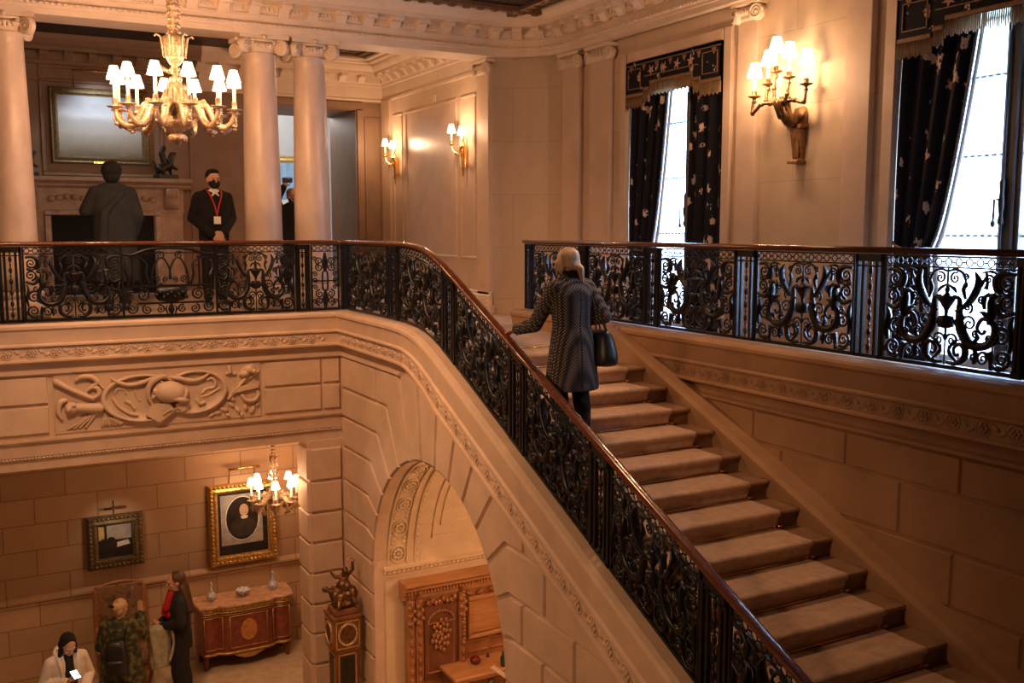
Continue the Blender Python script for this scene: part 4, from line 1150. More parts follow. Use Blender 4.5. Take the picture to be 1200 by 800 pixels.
# ------------------------------------------------------------------ light fittings
def shade_mesh(s=1., h=.125):
    m = MB(); n = 20
    pr = [(.073*s, 0), (.036*s, h*s)]
    m.loft([[(r*math.cos(2*PI*k/n), r*math.sin(2*PI*k/n), z) for k in range(n)] for r, z in pr], True, False, True)
    return m
def shade_trim(s=1., h=.125):
    m = MB(); n = 20
    for r, z in ((.0735*s, 0), (.0365*s, h*s)): m.tube([(r*math.cos(2*PI*k/n), r*math.sin(2*PI*k/n), z) for k in range(n)], .0035*s, 5, closed=True)
    m.tube([(-.036*s, 0, h*s*.96), (.036*s, 0, h*s*.96)], .002*s, 4); return m
def arm_set(parent, R, s, ang, zc, body_r, first=None):
    """one branch with drip pan, candle tube and shade; later ones are copies turned about the stem"""
    if first is not None:
        a = copy_tree(first, parent); a.rotation_euler = (0, 0, ang); return a
    m = MB()
    P = [(body_r, 0, zc - .02*s), (body_r + .06*s, 0, zc + .05*s), (body_r + .14*s, 0, zc + .02*s), (body_r + .20*s, 0, zc - .10*s), (R - .12*s, 0, zc - .17*s), (R - .03*s, 0, zc - .12*s), (R, 0, zc - .02*s)]
    q, r = catmull(P, 6, [.030*s, .046*s, .044*s, .038*s, .034*s, .028*s, .018*s]); m.tube(q, r, 8)
    for t, (dx, dz) in ((4, (0, .035)), (9, (.01, .04)), (14, (.02, .03)), (19, (0, -.035)), (24, (0, -.03)), (29, (.03, -.02))):
        p = q[t]; m.ell((p.x + dx*s, 0, p.z + dz*s), (.028*s, .020*s, .022*s), 7, 5)
    sp = [(R - .02*s + .045*s*(1 - k/16)*math.cos(-1.2 + k*.55), 0, zc - .10*s + .045*s*(1 - k/16)*math.sin(-1.2 + k*.55)) for k in range(14)]
    m.tube(sp, .008*s, 5)
    m.lathe([(.008*s, -.05*s), (.03*s, -.03*s), (.02*s, -.015*s), (.072*s, 0), (.078*s, .008*s), (.03*s, .012*s), (.020*s, .025*s), (.026*s, .04*s), (.024*s, .075*s), (.028*s, .08*s), (.016*s, .085*s)], (R, 0, zc), 14)
    a = m.build('arm', M['gilt'], parent); a.rotation_euler = (0, 0, ang)
    m = MB(); m.lathe([(.016*s, .08*s), (.016*s, .25*s), (.006*s, .255*s)], (R, 0, zc), 10); m.build('candle', M['candle'], a)
    sh = shade_mesh(s).mapped(lambda x, y, z: (x + R, y, z + zc + .255*s)).build('shade', M['shade'], a, recalc=False)
    shade_trim(s).mapped(lambda x, y, z: (x + R, y, z + zc + .255*s)).build('shade_trim', M['gilt'], a)
    return a
def chandelier(label, loc, s, R, n, body_r, ceil_z, phase=0.):
    """loc is the level of the drip pans"""
    o = thing('chandelier', label, 'chandelier', loc)
    b = MB()
    b.lathe([(.01, -.335), (.03, -.32), (.035, -.30), (.085, -.285), (.09, -.25), (.06, -.225), (.03, -.22), (.05, -.20), (.12, -.17), (.155, -.12), (.15, -.10), (.13, -.09), (.12, -.03), (.16, .0), (.165, .03), (.14, .05), (.12, .10), (.10, .18), (.085, .25), (.05, .27), (.06, .29), (.06, .31), (.03, .33), (.03, .36), (.055, .38), (.05, .40), (.035, .42), (.06, .45), (.095, .52), (.105, .60), (.11, .68), (.095, .70), (.05, .72), (.055, .78), (.05, 1.0), (.06, 1.02), (.05, 1.05)], n=22)
    b.map(lambda x, y, z: (x*s*body_r/.13, y*s*body_r/.13, z*s))
    b.build('stem', M['gilt'], o)
    l = MB()
    k_ = s*body_r/.13
    for q in range(12):
        a = 2*PI*q/12; c_, s_ = math.cos(a), math.sin(a)
        l.tube([(.10*c_*k_, .10*s_*k_, .50*s), (.115*c_*k_, .115*s_*k_, .62*s), (.125*c_*k_, .125*s_*k_, .69*s), (.165*c_*k_, .165*s_*k_, .71*s), (.18*c_*k_, .18*s_*k_, .69*s)] if q % 2 == 0 else [(.10*c_*k_, .10*s_*k_, .50*s), (.115*c_*k_, .115*s_*k_, .68*s)], [.010*s]*(5 if q % 2 == 0 else 2), 6)
        l.ell((.158*c_*k_, .158*s_*k_, -.02*s), (.022*s, .022*s, .05*s), 6, 5); l.ell((.075*c_*k_, .075*s_*k_, -.27*s), (.018*s, .018*s, .03*s), 6, 5)
        l.tube([(.16*c_*k_, .16*s_*k_, .02*s), (.135*c_*k_, .135*s_*k_, .09*s), (.10*c_*k_, .10*s_*k_, .2*s)], [.018*s, .016*s, .008*s], 6)
        for z in (.74, .80, .86, .92, .98): l.ell((.055*c_*k_, .055*s_*k_, z*s), (.012*s, .012*s, .018*s), 5, 4)
    l.build('leaf_ornament', M['gilt'], o)
    for a in (0.3, 2.4, 4.5):
        l = MB(); l.tube([(.05*math.cos(a)*k_, .05*math.sin(a)*k_, .36*s), (.13*math.cos(a)*k_, .13*math.sin(a)*k_, .40*s), (.16*math.cos(a)*k_, .16*math.sin(a)*k_, .44*s)], [.02*s, .024*s, .005*s], 7); l.build('spread_leaf', M['gilt'], o)
    ch = MB(); z = 1.05*s; top = ceil_z - loc[2]; i = 0
    while z < top - .05:
        ax = i % 2
        ch.tube([((.018*math.cos(t) if ax else 0), (0 if ax else .018*math.cos(t)), z + .028 + .030*math.sin(t)) for t in [2*PI*q/10 for q in range(10)]], .005, 5, closed=True); z += .046; i += 1
    ch.lathe([(.09, top - .03), (.06, top - .06), (.02, top - .08)][::-1] + [(.10, top)], n=16); ch.build('chain', M['gilt'], o)
    f = None
    for k in range(n):
        a = arm_set(o, R, s, 2*PI*(k + .5)/n + phase, 0., body_r*s + .02, f)
        f = f or a
    return o
CH = (1.79, 10.10, 2.14)
chandelier('large gilt chandelier with twelve lit paper shades above the balcony', CH, 1., .56, 12, .13, CEIL - .07, -.4984 + .2618)
CH2 = (3.29, 12.62, -2.55)
chandelier('small gilt chandelier with lit shades in the lower hall beside the stone pier', CH2, .82, .29, 8, .07, -1.55, .2)

def sconce_two(label, y):
    o = thing('wall_sconce', label, 'wall light', (XC - .02, y, 1.85), 0, 'two-armed brass sconces')
    b = MB(); b.lathe([(.004, -.10), (.016, -.06), (.010, -.02), (.02, .02), (.028, .12), (.036, .28), (.045, .34), (.03, .37), (.012, .44), (.02, .47), (.004, .52)], (-.04, 0, 0), 10)
    b.bbox(-.03, .02, -.03, .03, .05, .36, .01); b.build('backplate', M['brass'], o)
    for s_ in (-1, 1):
        a = MB(); P = [(-.05, 0, .22), (-.11, s_*.05, .25), (-.15, s_*.12, .30), (-.15, s_*.17, .36 + .03*s_)]
        a.tube(catmull(P, 6), [.014 - .004*k/18 for k in range(19)], 7)
        e = P[-1]; a.lathe([(.01, -.02), (.045, 0), (.048, .006), (.02, .012), (.02, .05), (.012, .055)], e, 12); a.ell((-.12, s_*.08, .25), (.025, .02, .02))
        ar = a.build('arm', M['brass'], o)
        c = MB(); c.lathe([(.012, .05), (.012, .17), (.004, .175)], e, 8); c.build('candle', M['candle'], ar)
        shade_mesh(.92, .14).mapped(lambda x, yy, z: (x + e[0], yy + e[1], z + e[2] + .165)).build('shade', M['shade_wall'], ar, recalc=False)
        shade_trim(.92, .14).mapped(lambda x, yy, z: (x + e[0], yy + e[1], z + e[2] + .165)).build('shade_trim', M['brass'], ar)
    return o
sconce_two('brass two-armed sconce at the stair end of the panelled wall', 13.22)
sconce_two('brass two-armed sconce at the far end of the panelled wall, beside the doorway', 15.90)
def sconce_large():
    o = thing('wall_sconce', 'large gilt wall light of five shaded branches between the two windows', 'wall light', (XW, 7.32, 1.64))
    b = MB(); b.bbox(-.12, .01, -.075, .075, .0, .035, .01); b.loft([[(x, y, z) for x, y in ((-w_, -q), (-w_, q), (.01, q), (.01, -q))] for z, w_, q in ((.03, .05, .055), (.33, .085, .075), (.345, .11, .095), (.38, .11, .095))], True, True, False)
    b.loft([[(x, y, z) for x, y in ((-w_, -q), (-w_, q), (.01, q), (.01, -q))] for z, w_, q in ((.38, .06, .085), (.48, .05, .085), (.54, .035, .06), (.56, .01, .03))], True, True, True)
    b.build('bracket', M['gilt_old'], o)
    p = MB(); p.bbox(-.075, -.045, -.045, .045, .06, .31, .005); p.build('bracket_panel', M['bronze'], o)
    s = MB(); s.tube(catmull([(-.08, 0, .40), (-.14, .01, .40), (-.17, .04, .46), (-.18, .09, .58), (-.18, .11, .64)], 6), [.045 + .02*math.sin(k/24*PI) for k in range(25)], 10)
    for k in range(10):
        a = 2*PI*k/10; s.tube([(-.175 + .05*math.cos(a), .05 + .05*math.sin(a), .44), (-.18 + .065*math.cos(a), .10 + .065*math.sin(a), .59), (-.18 + .09*math.cos(a), .11 + .09*math.sin(a), .65)], [.02, .024, .006], 6)
    s.build('stem', M['bronze'], o)
    for (dx, dy, z) in ((-.20, .17, .90), (-.15, .33, .80), (-.20, .47, .69), (-.21, -.02, .82), (-.14, -.18, .74)):
        a = MB(); st = Vector((-.18, .10, .58)); e = Vector((dx, dy, z))
        mid = Vector((st.x*.4 + e.x*.6 - .03, st.y*.35 + e.y*.65, st.z + .02)); k2 = Vector((e.x - .02, e.y, e.z - .16))
        q, r = catmull([st, (st + mid)/2 + Vector((0, 0, .015)), mid, k2, e], 6, [.022, .019, .018, .016, .014]); a.tube(q, r, 8)
        a.ell(tuple(mid), (.028, .028, .024)); a.ell(tuple(k2), (.024, .024, .03))
        a.lathe([(.012, -.07), (.026, -.05), (.014, -.03), (.02, -.015), (.062, .0), (.066, .01), (.03, .014), (.026, .022), (.026, .055), (.014, .06)], tuple(e), 14)
        ar = a.build('arm', M['bronze'], o)
        c = MB(); c.lathe([(.015, .06), (.015, .22), (.005, .225)], tuple(e), 10); c.build('candle', M['candle'], ar)
        shade_mesh(1.12, .135).mapped(lambda x, yy, zz: (x + e.x, yy + e.y, zz + e.z + .19)).build('shade', M['shade_wall'], ar, recalc=False)
        shade_trim(1.12, .135).mapped(lambda x, yy, zz: (x + e.x, yy + e.y, zz + e.z + .19)).build('shade_trim', M['brass'], ar)
sconce_large()
wp = MB(); wp.bbox(-.02, 0, -.05, .05, -.06, .06, .004); wp.ell((-.022, 0, 0), (.006, .02, .02))
tag(wp.build('wall_plate', M['stone_pale'], None, off=None), 'small square plate high on the sconce wall', 'wall plate').location = (XC, 14.35, 3.02)

# ------------------------------------------------------------------ pictures
def frame_ring(mb, w, h, prof, y0=0.):
    """mitred frame facing -y; prof = (inset from outer edge, projection)"""
    rings = []
    for sx, sz in ((-1, -1), (1, -1), (1, 1), (-1, 1), (-1, -1)):
        rings.append([(sx*(w/2 - i), y0 - d, sz*(h/2 - i)) for i, d in prof])
    mb.loft(rings, True, False, False)
def carved(mb, w, h, inset_, d, step, r):
    for sx in (-1, 1):
        n = max(3, round((h - 2*inset_)/step))
        for k in range(n + 1): mb.ell((sx*(w/2 - inset_), -d, -h/2 + inset_ + (h - 2*inset_)*k/n), (r, r*.7, r*1.25), 6, 5)
    for sz in (-1, 1):
        n = max(3, round((w - 2*inset_)/step))
        for k in range(n + 1): mb.ell((-w/2 + inset_ + (w - 2*inset_)*k/n, -d, sz*(h/2 - inset_)), (r*1.25, r*.7, r), 6, 5)
def picture(label, loc, w, h, fw, fm, carve, lean=0.):
    o = thing('painting', label, 'painting', loc)
    o.rotation_euler = (lean, 0, 0)
    m = MB(); frame_ring(m, w, h, [(0, 0), (0, .035), (fw*.18, .06), (fw*.35, .05), (fw*.7, .065), (fw*.85, .03), (fw, .025), (fw, 0)])
    if carve: carved(m, w, h, fw*.30, .058, .055, fw*.18); carved(m, w, h, fw*.75, .055, .04, fw*.11)
    m.build('frame', fm, o)
    return o
def slab(name, m, parent, poly, y, th=.003):
    b = MB(); b.prism(poly, lambda a, c, d: (a, y - d, c), 0, th); return b.build(name, m, parent)
def oval(cx, cz, rx, rz, n=28): return [(cx + rx*math.cos(2*PI*k/n), cz + rz*math.sin(2*PI*k/n)) for k in range(n)]
def rect(x0, x1, z0, z1): return [(x0, z0), (x1, z0), (x1, z1), (x0, z1)]
p = picture('large misty landscape in a gilt frame above the fireplace', (1.79, YK - .035, 2.56), 1.42, 1.14, .12, M['gilt_dull'], False)
b = MB(); b.box(-.60, .60, -.022, -.012, 0, .92)
c = b.build('canvas', M['landscape'], p); c.location = (0, 0, -.46)
m = MB(); m.bbox(-.13, .13, -.075, -.05, -.565, -.53, .004); m.build('name_plate', M['brass'], p)
pl_ = MB(); pl_.tube([(-.38, -.20, .80), (.30, -.20, .80)], .018, 8); pl_.tube([(-.35, -.02, .55), (-.36, -.16, .79), (-.36, -.20, .80)], .007, 6); pl_.tube([(.25, -.02, .55), (.26, -.16, .79), (.26, -.20, .80)], .007, 6)
pl_.build('picture_light', M['brass'], p)

p = picture('small dark interior scene in a wide dull gilt frame', (1.40, 13.46, -3.06), .69, .70, .135, M['gilt_dull'], True, -.03)
slab('canvas', M['dark_paint'], p, rect(-.22, .22, -.225, .225), -.012)
for nm, mm, poly in (('painted_wall', M['grey_paint'], rect(-.10, .20, .02, .21)), ('painted_light', M['gold_paint'], [(-.20, .02), (-.13, .05), (-.13, .20), (-.20, .21)]), ('painted_figures', M['dark_paint'], oval(-.05, -.04, .07, .10)), ('painted_table', M['white_paint'], [(-.01, -.09), (.18, -.06), (.16, .0), (.02, -.02)])):
    slab(nm, mm, p, poly, -.016, .002 + .002*(nm == 'painted_figures'))
m = MB(); m.tube([(-.13, -.12, .46), (.13, -.12, .46)], .016, 8); m.tube([(0, .03, .40), (0, -.06, .47), (0, -.12, .46)], .007, 6); m.tube([(0, .02, .35), (0, .02, .53)], .008, 6); m.build('picture_light', M['brown_metal'], p)

p = picture('large portrait with an oval, in a carved bright gilt frame', (3.06, 13.46, -3.05), .93, 1.13, .13, M['gilt_frame'], True, -.03)
slab('canvas', M['dark_paint'], p, rect(-.34, .34, -.44, .44), -.012)
slab('painted_stone', M['grey_paint'], p, rect(-.30, .27, -.30, .40), -.015, .002)
slab('painted_rim', M['white_paint'], p, oval(-.01, .06, .235, .315), -.018, .002)
slab('painted_oval', M['dark_paint'], p, oval(-.01, .06, .22, .30), -.021, .002)
slab('painted_coat', M['umber_paint'], p, [(-.20, -.10), (-.15, .02), (-.05, .08), (.06, .08), (.15, .02), (.19, -.08), (.12, -.19), (-.12, -.19)], -.023, .002)
slab('painted_hair', M['hair_paint'], p, oval(.01, .175, .105, .125), -.025, .002)
slab('painted_face', M['flesh_paint'], p, oval(.015, .175, .062, .086), -.027, .002)
slab('painted_collar', M['white_paint'], p, [(-.04, .09), (.015, .10), (.07, .09), (.05, .055), (-.01, .05)], -.029, .002)
m = MB(); m.tube([(-.21, -.20, .80), (.21, -.20, .80)], .018, 8); m.tube([(-.17, .02, .52), (-.17, -.08, .78), (-.17, -.2, .80)], .007, 6); m.tube([(.17, .02, .52), (.17, -.08, .78), (.17, -.2, .80)], .007, 6); m.build('picture_light', M['brass'], p)

p = picture('bright painting of red and gold patches in the room beyond the doorway', (5.50, 20.39, 1.50), 1.3, 2.0, .14, M['gilt_frame'], False)
slab('canvas', M['blue_paint'], p, rect(-.52, .52, -.86, .86), -.012)
slab('painted_robe', M['crimson_paint'], p, [(-.45, -.8), (.35, -.8), (.30, -.1), (.05, .25), (-.28, .05)], -.016); slab('painted_table', M['gold_paint'], p, oval(-.12, .38, .22, .26), -.02); slab('painted_cloth', M['white_paint'], p, rect(-.40, .42, -.02, .10), -.024)

# ------------------------------------------------------------------ fireplace and bronzes
fo = thing('fireplace', 'carved stone fireplace with a dark opening on the gallery back wall', 'fireplace', (1.75, YK, 0))
for s_ in (-1, 1):
    m = MB(); m.bbox(s_*.95 - .22 if s_ > 0 else -1.17, 1.17 if s_ > 0 else -.73, -.30, 0, 0, 1.36, .01)
    m.bbox(s_*.95 - .20, s_*.95 + .20, -.34, 0, 0, .16, .01)
    m.build('jamb', M['mantel_marble'], fo)
m = MB(); m.bbox(-1.19, 1.19, -.31, 0, 1.24, 1.62, .01); m.build('frieze', M['mantel_marble'], fo)
m = MB()
frr = lambda a, b, d: (a, -.31 - d, b)
for (a, b, p0, q0) in ((-.83, .83, 1.20, 1.28), (-.83, -.74, .0, 1.20), (.74, .83, .0, 1.20)): block(m, [(a, p0), (b, p0), (b, q0), (a, q0)], frr, 0, .03)
m.build('opening_moulding', M['marble_dark'], fo)
m = MB()
for s_ in (-1, 1):
    m.loft([[(s_*1.0 + x, -.30 - d, z) for x, d in ((-.11, 0), (-.11, .05 + q), (.11, .05 + q), (.11, 0))] for z, q in ((1.62, .07), (1.5, .05), (1.38, .01), (1.30, -.01))], True, True, True)
    for k in range(5): m.ell((s_*1.0 - .08 + .04*k, -.40, 1.55), (.02, .025, .09), 6, 5)
m.prism([(-.11, 1.24), (.11, 1.24), (.14, 1.62), (-.14, 1.62)], frr, 0, .06)
for s_ in (-1, 1):
    for k in range(5): m.ell((s_*(.28 + .11*k), -.325, 1.46 + .02*math.sin(k)), (.06, .02, .05), 7, 5)
m.build('carved_ornament', M['mantel_marble'], fo)
m = MB(); m.loft([[(x, -o, z) for o, z in ((0, 1.62), (.34, 1.62), (.37, 1.65), (.37, 1.67), (.42, 1.70), (.45, 1.72), (.45, 1.775), (0, 1.775))] for x in (-1.26, 1.30)], True, True, False); m.build('mantel_shelf', M['mantel_marble'], fo)
m = MB(); m.box(-.74, .74, -.29, -.02, .0, 1.21); m.build('firebox', M['black'], fo)  # solid near-black block filling the opening
def bronze(label, loc, rz, s):
    o = thing('bronze_figure', label, 'sculpture', loc, rz, 'bronzes on the mantel shelf')
    m = MB(); m.bbox(-.17*s, .17*s, -.10*s, .10*s, 0, .07*s, .01); m.build('base', M['bronze_black'], o)
    m = MB(); A = lambda a, b, ra, rb: m.capsule([q*s for q in a], [q*s for q in b], ra*s, rb*s)
    A((-.10, 0, .16), (.06, 0, .22), .075, .065); A((.06, 0, .22), (.10, 0, .38), .06, .04); A((.10, 0, .38), (.15, 0, .40), .045, .03)
    A((-.10, .04, .15), (-.12, .05, .07), .045, .025); A((-.08, -.04, .15), (-.06, -.05, .07), .045, .025); A((.08, .04, .2), (.10, .04, .07), .035, .02); A((.08, -.04, .2), (.16, -.05, .16), .035, .02)
    A((-.02, 0, .25), (-.06, .01, .40), .05, .045); A((-.06, .01, .40), (-.02, .01, .48), .035, .04); A((-.06, .05, .38), (.03, .06, .30), .025, .018); A((-.16, 0, .18), (-.20, 0, .28), .02, .012)
    voxel(m, 'figure', M['bronze_black'], o, .009, 3)
    return o
bronze('dark bronze animal group at the right end of the mantel shelf', (2.70, YK - .24, 1.775), .3, 1.0)
bronze('dark bronze on the mantel shelf half hidden by the left column', (.72, YK - .24, 1.775), .3, .9)

# ------------------------------------------------------------------ carved trophy panel on the balcony
rp = thing('relief_panel', 'carved stone relief of shields, a plumed helmet and weapons on the balcony face', 'relief', (1.78, YB, -.905))
rx0, rx1, rz0, rz1 = -1.12, 1.14, -.335, .335
m = MB(); m.bbox(rx0, rx1, -.015, 0, rz0, rz1, .004); m.build('ground', M['stone'], rp)
R3 = lambda mb, pts, rad, per=5, fl=.5: mb.tube(catmull([(a, -d, b) for a, b, d in pts], per), [rad]*((len(pts)-1)*per+1) if not isinstance(rad, list) else catmull([(a, -d, b) for a, b, d in pts], per, rad)[1], 8)
def shield(cx, cz, rx, rz, tilt):
    m = MB(); n = 36; rr2 = []
    for q, d in ((1.0, .005), (1.0, .07), (.97, .082), (.91, .082), (.885, .035), (.5, .052), (.0, .062)):
        rr2.append([(cx + max(q, .01)*(rx*math.cos(2*PI*k/n)*math.cos(tilt) - rz*math.sin(2*PI*k/n)*math.sin(tilt)), -d, cz + max(q, .01)*(rx*math.cos(2*PI*k/n)*math.sin(tilt) + rz*math.sin(2*PI*k/n)*math.cos(tilt))) for k in range(n)])
    m.loft(rr2, True, True, True); return m
m = shield(-.20, .0, .45, .275, -.04)
for pts, r_ in (([(-.50, .07, .045), (-.47, .12, .05), (-.41, .11, .05), (-.38, .05, .05)], .013), ([(-.52, .02, .045), (-.48, -.06, .05), (-.42, -.12, .05), (-.34, -.17, .05), (-.26, -.19, .045)], .018), ([(-.36, .10, .05), (-.30, .12, .05), (-.28, .04, .055), (-.24, -.03, .055)], .016), ([(-.40, -.02, .05), (-.34, -.05, .055), (-.30, -.12, .05)], .022)): R3(m, pts, r_)
m.build('shield', M['stone'], rp)
m = shield(.36, .025, .375, .255, .06)
for pts, r_ in (([(.50, .15, .05), (.56, .17, .055), (.60, .12, .055), (.58, .06, .05), (.50, .05, .055), (.44, .0, .055)], .018), ([(.44, -.04, .05), (.52, -.02, .055), (.60, .02, .05), (.66, .05, .045)], .013), ([(.38, -.06, .05), (.42, -.12, .055), (.48, -.10, .05)], .02)): R3(m, pts, r_)
m.build('shield', M['stone'], rp)
m = MB(); m.ell((.08, -.09, .055), (.185, .105, .125), 22, 12, Matrix.Rotation(.15, 3, 'Y')); m.ell((.16, -.13, -.03), (.13, .05, .035), 14, 8, Matrix.Rotation(.25, 3, 'Y'))
R3(m, [(.22, -.04, .12), (.25, .02, .11), (.26, .08, .09)], [.03, .035, .02]); m.ell((-.075, -.12, .075), (.035, .03, .035))
m.build('helmet', M['stone'], rp)
m = MB()
R3(m, [(-.10, -.10, .08), (-.155, .02, .10), (-.14, .14, .11), (-.07, .215, .12), (.02, .24, .11), (.07, .215, .10)], [.014, .026, .032, .034, .030, .016], 6)
for k in range(8):
    t = k/7; R3(m, [(-.125 + .10*t**2, .0 + .19*t, .11), (-.085 + .12*t, .01 + .15*t, .12)], .010, 3)
m.build('plume', M['stone'], rp)
m = MB(); R3(m, [(-.08, .235, .07), (-.20, .185, .085), (-.34, .165, .085), (-.46, .20, .08), (-.54, .26, .06)], [.014, .026, .024, .020, .010]); m.build('ribbon', M['stone'], rp)
m = MB(); R3(m, [(.09, .22, .08), (.20, .20, .09), (.32, .165, .09), (.44, .18, .085), (.56, .25, .06)], [.014, .026, .024, .022, .010]); m.build('ribbon', M['stone'], rp)
m = MB(); m.prism([(-.18, -.20), (-.04, -.295), (.13, -.16), (.07, -.075), (-.12, -.07)], lambda a, b, d: (a, -.045 - d, b), 0, .055); m.prism([(.13, -.10), (.20, -.19), (.27, -.175), (.21, -.06)], lambda a, b, d: (a, -.05 - d, b), 0, .05); R3(m, [(.0, -.20, .105), (.06, -.16, .11), (.10, -.15, .105)], .012); m.build('cuirass_plate', M['stone'], rp)
m = MB(); R3(m, [(-1.08, .24, .045), (-.94, .15, .055), (-.72, .03, .05)], [.034, .03, .026]); m.ell((-1.09, -.05, .245), (.034, .03, .040)); m.build('torch', M['stone'], rp)
m = MB(); R3(m, [(-.90, .24, .04), (-.84, .285, .05), (-.74, .28, .05), (-.68, .22, .05), (-.73, .17, .05), (-.78, .13, .05)], [.014, .026, .030, .028, .020, .010]); R3(m, [(-.74, .03, .05), (-.67, .08, .06), (-.68, .15, .055), (-.75, .16, .05)], [.018, .024, .022, .014]); R3(m, [(-.66, .20, .03), (-.60, .12, .03)], .012); m.build('scroll_horn', M['stone'], rp)
m = MB(); m.capsule((-.88, -.045, -.055), (-.67, -.045, -.075), .050, .056); m.ell((-.95, -.05, -.05), (.07, .055, .065), 12, 8); m.ell((-.985, -.09, -.06), (.03, .035, .03)); m.ell((-.93, -.09, -.02), (.025, .03, .02))
R3(m, [(-.99, .04, .04), (-1.06, .02, .05), (-1.085, -.08, .05), (-1.05, -.17, .045)], [.022, .032, .028, .014]); m.build('lion_mask', M['stone'], rp)
m = MB()
for k in range(4): R3(m, [(-1.0 + .06*k, -.29, .025), (-.90 + .05*k, -.235 + .012*k, .035), (-.80 + .035*k, -.16 + .01*k, .03)], .012)
for k in range(5): R3(m, [(-.64 + .035*k, -.30 + .01*(k % 2), .02), (-.62 + .02*k, -.19, .03)], [.018, .010], 3)
m.prism([(-.56, -.22), (-.46, -.285), (-.41, -.25), (-.51, -.18)], lambda a, b, d: (a, -.01 - d, b), 0, .04); m.prism([(-.80, -.12), (-.66, -.17), (-.62, -.13), (-.74, -.09)], lambda a, b, d: (a, -.01 - d, b), 0, .03)
m.build('arrows', M['stone'], rp)
m = MB(); R3(m, [(.74, -.10, .035), (.90, .08, .05), (1.02, .22, .045)], .020); R3(m, [(.77, .30, .03), (.78, .21, .045)], .026); R3(m, [(.72, .21, .04), (.85, .20, .04)], .012); R3(m, [(.86, .08, .04), (1.0, .14, .04), (1.12, .22, .035)], .012); m.build('sword', M['stone'], rp)
m = MB(); m.ell((1.0, -.06, .245), (.065, .05, .055)); m.ell((.94, -.06, .20), (.06, .045, .045)); m.ell((1.045, -.10, .225), (.03, .03, .03)); R3(m, [(.88, .18, .05), (.95, .27, .06), (1.05, .29, .05)], .016); m.build('mask', M['stone'], rp)
m = MB(); m.prism([(.78, -.03), (1.10, .02), (1.11, .085), (.82, .04)], lambda a, b, d: (a, -.02 - d, b), 0, .045); R3(m, [(.90, -.05, .05), (.95, -.12, .055), (1.05, -.13, .05), (1.10, -.07, .045), (1.09, -.02, .04)], [.018, .022, .022, .020, .014]); m.build('quiver', M['stone'], rp)
m = MB()
for (a, b, r_) in ((.62, -.25, .04), (.70, -.22, .045), (.78, -.17, .04), (.80, -.10, .04), (.86, -.24, .045), (.95, -.22, .04), (1.03, -.25, .05), (.55, -.27, .035), (.74, -.29, .03), (.90, -.30, .03), (1.09, -.19, .03)): m.ell((a, -.02, b), (r_*1.2, .03, r_*.6), 8, 6, Matrix.Rotation(a*5, 3, 'Y'))
m.build('foliage', M['stone'], rp)

# ------------------------------------------------------------------ commode with porcelain
co = thing('commode', 'bow-fronted red marquetry commode with a marble top under the portrait', 'cabinet', (2.98, 13.47, G))
def front(x, g=0.):
    a = abs(x); 
    y = -.44 - (.075 if a < .24 else .075*max(0, math.cos(min(1, (a - .24)/.16)*PI/2))) - (.03*math.sin(min(1, max(0, (a - .40)/.2))*PI))
    return y - g
def outline(hw, g):
    xs_ = [-hw + 2*hw*k/40 for k in range(41)]
    return [(-hw, 0)] + [(-hw - .0, front(-hw, g)*.55)] + [(x, front(x, g)) for x in xs_[1:-1]] + [(hw, front(hw, g)*.55)] + [(hw, 0)]
m = MB(); ol = outline(.62, 0); m.loft([[(x, y, z) for x, y in ol] for z in (.20, .82)], True, True, False); m.build('body', M['red_wood'], co)
m = MB(); ol = outline(.66, .035); m.loft([[(x*q, y*q2, z) for x, y in ol] for z, q, q2 in ((.865, .985, .98), (.875, 1, 1), (.895, 1, 1), (.905, .985, .98))], True, True, False); m.build('marble_top', M['breccia'], co)
m = MB(); ol = outline(.625, .006); m.loft([[(x, y, z) for x, y in ol] for z in (.815, .87)], True, True, False)
for k in range(25):
    x = -.58 + 1.16*k/24; m.ell((x, front(x, .014), .842), (.02, .012, .018), 6, 4)
m.build('gilt_frieze', M['gilt_frame'], co)
def strip(z, hw=.60, r=.010): return [(-hw + 2*hw*k/40, front(-hw + 2*hw*k/40, .008), z) for k in range(41)]
m = MB(); m.tube(strip(.80), .011, 6); m.tube(strip(.23), .018, 6); m.tube(strip(.77), .005, 5)
m.build('gilt_moulding', M['gilt_frame'], co)
def door(name, x0, x1):
    m = MB(); n = 12; xs_ = [x0 + (x1 - x0)*k/n for k in range(n + 1)]
    m.loft([[(x, front(x, d), z) for x in xs_] for z, d in ((.29, .0), (.30, .010), (.74, .010), (.75, .0))], False, False, False)
    o = m.build(name, M['red_wood'], co, recalc=False)
    g = MB()
    for z in (.30, .74): g.tube([(x, front(x, .014), z) for x in xs_], .006, 5)
    for x in (x0, x1): g.tube([(x, front(x, .014), .30), (x, front(x, .014), .74)], .006, 5)
    g.build('gilt_border', M['gilt_frame'], o); return o
cd = door('door', -.25, .25); door('side_panel', -.575, -.34); door('side_panel', .34, .575)
m = MB(); n = 24; m.loft([[(.105*q*math.cos(2*PI*k/n), front(0, .011 + d), .53 + .14*q*math.sin(2*PI*k/n)) for k in range(n)] for q, d in ((1.05, -.002), (1.05, .008), (.95, .005), (.05, .005))], True, True, False)
m.build('medallion', M['amber_wood'], cd)
m = MB(); m.loft([[(x, y, z) for x, y in [(-.2, front(0, .004)), (.2, front(0, .004)), (.2, front(0) + .05), (-.2, front(0) + .05)]] for z in (.20, .19)] + [[(x*.3, y, .13) for x, y in [(-.2, front(0, .004)), (.2, front(0, .004)), (.2, front(0) + .05), (-.2, front(0) + .05)]]], True, True, False)
m.build('apron', M['gilt_frame'], co)
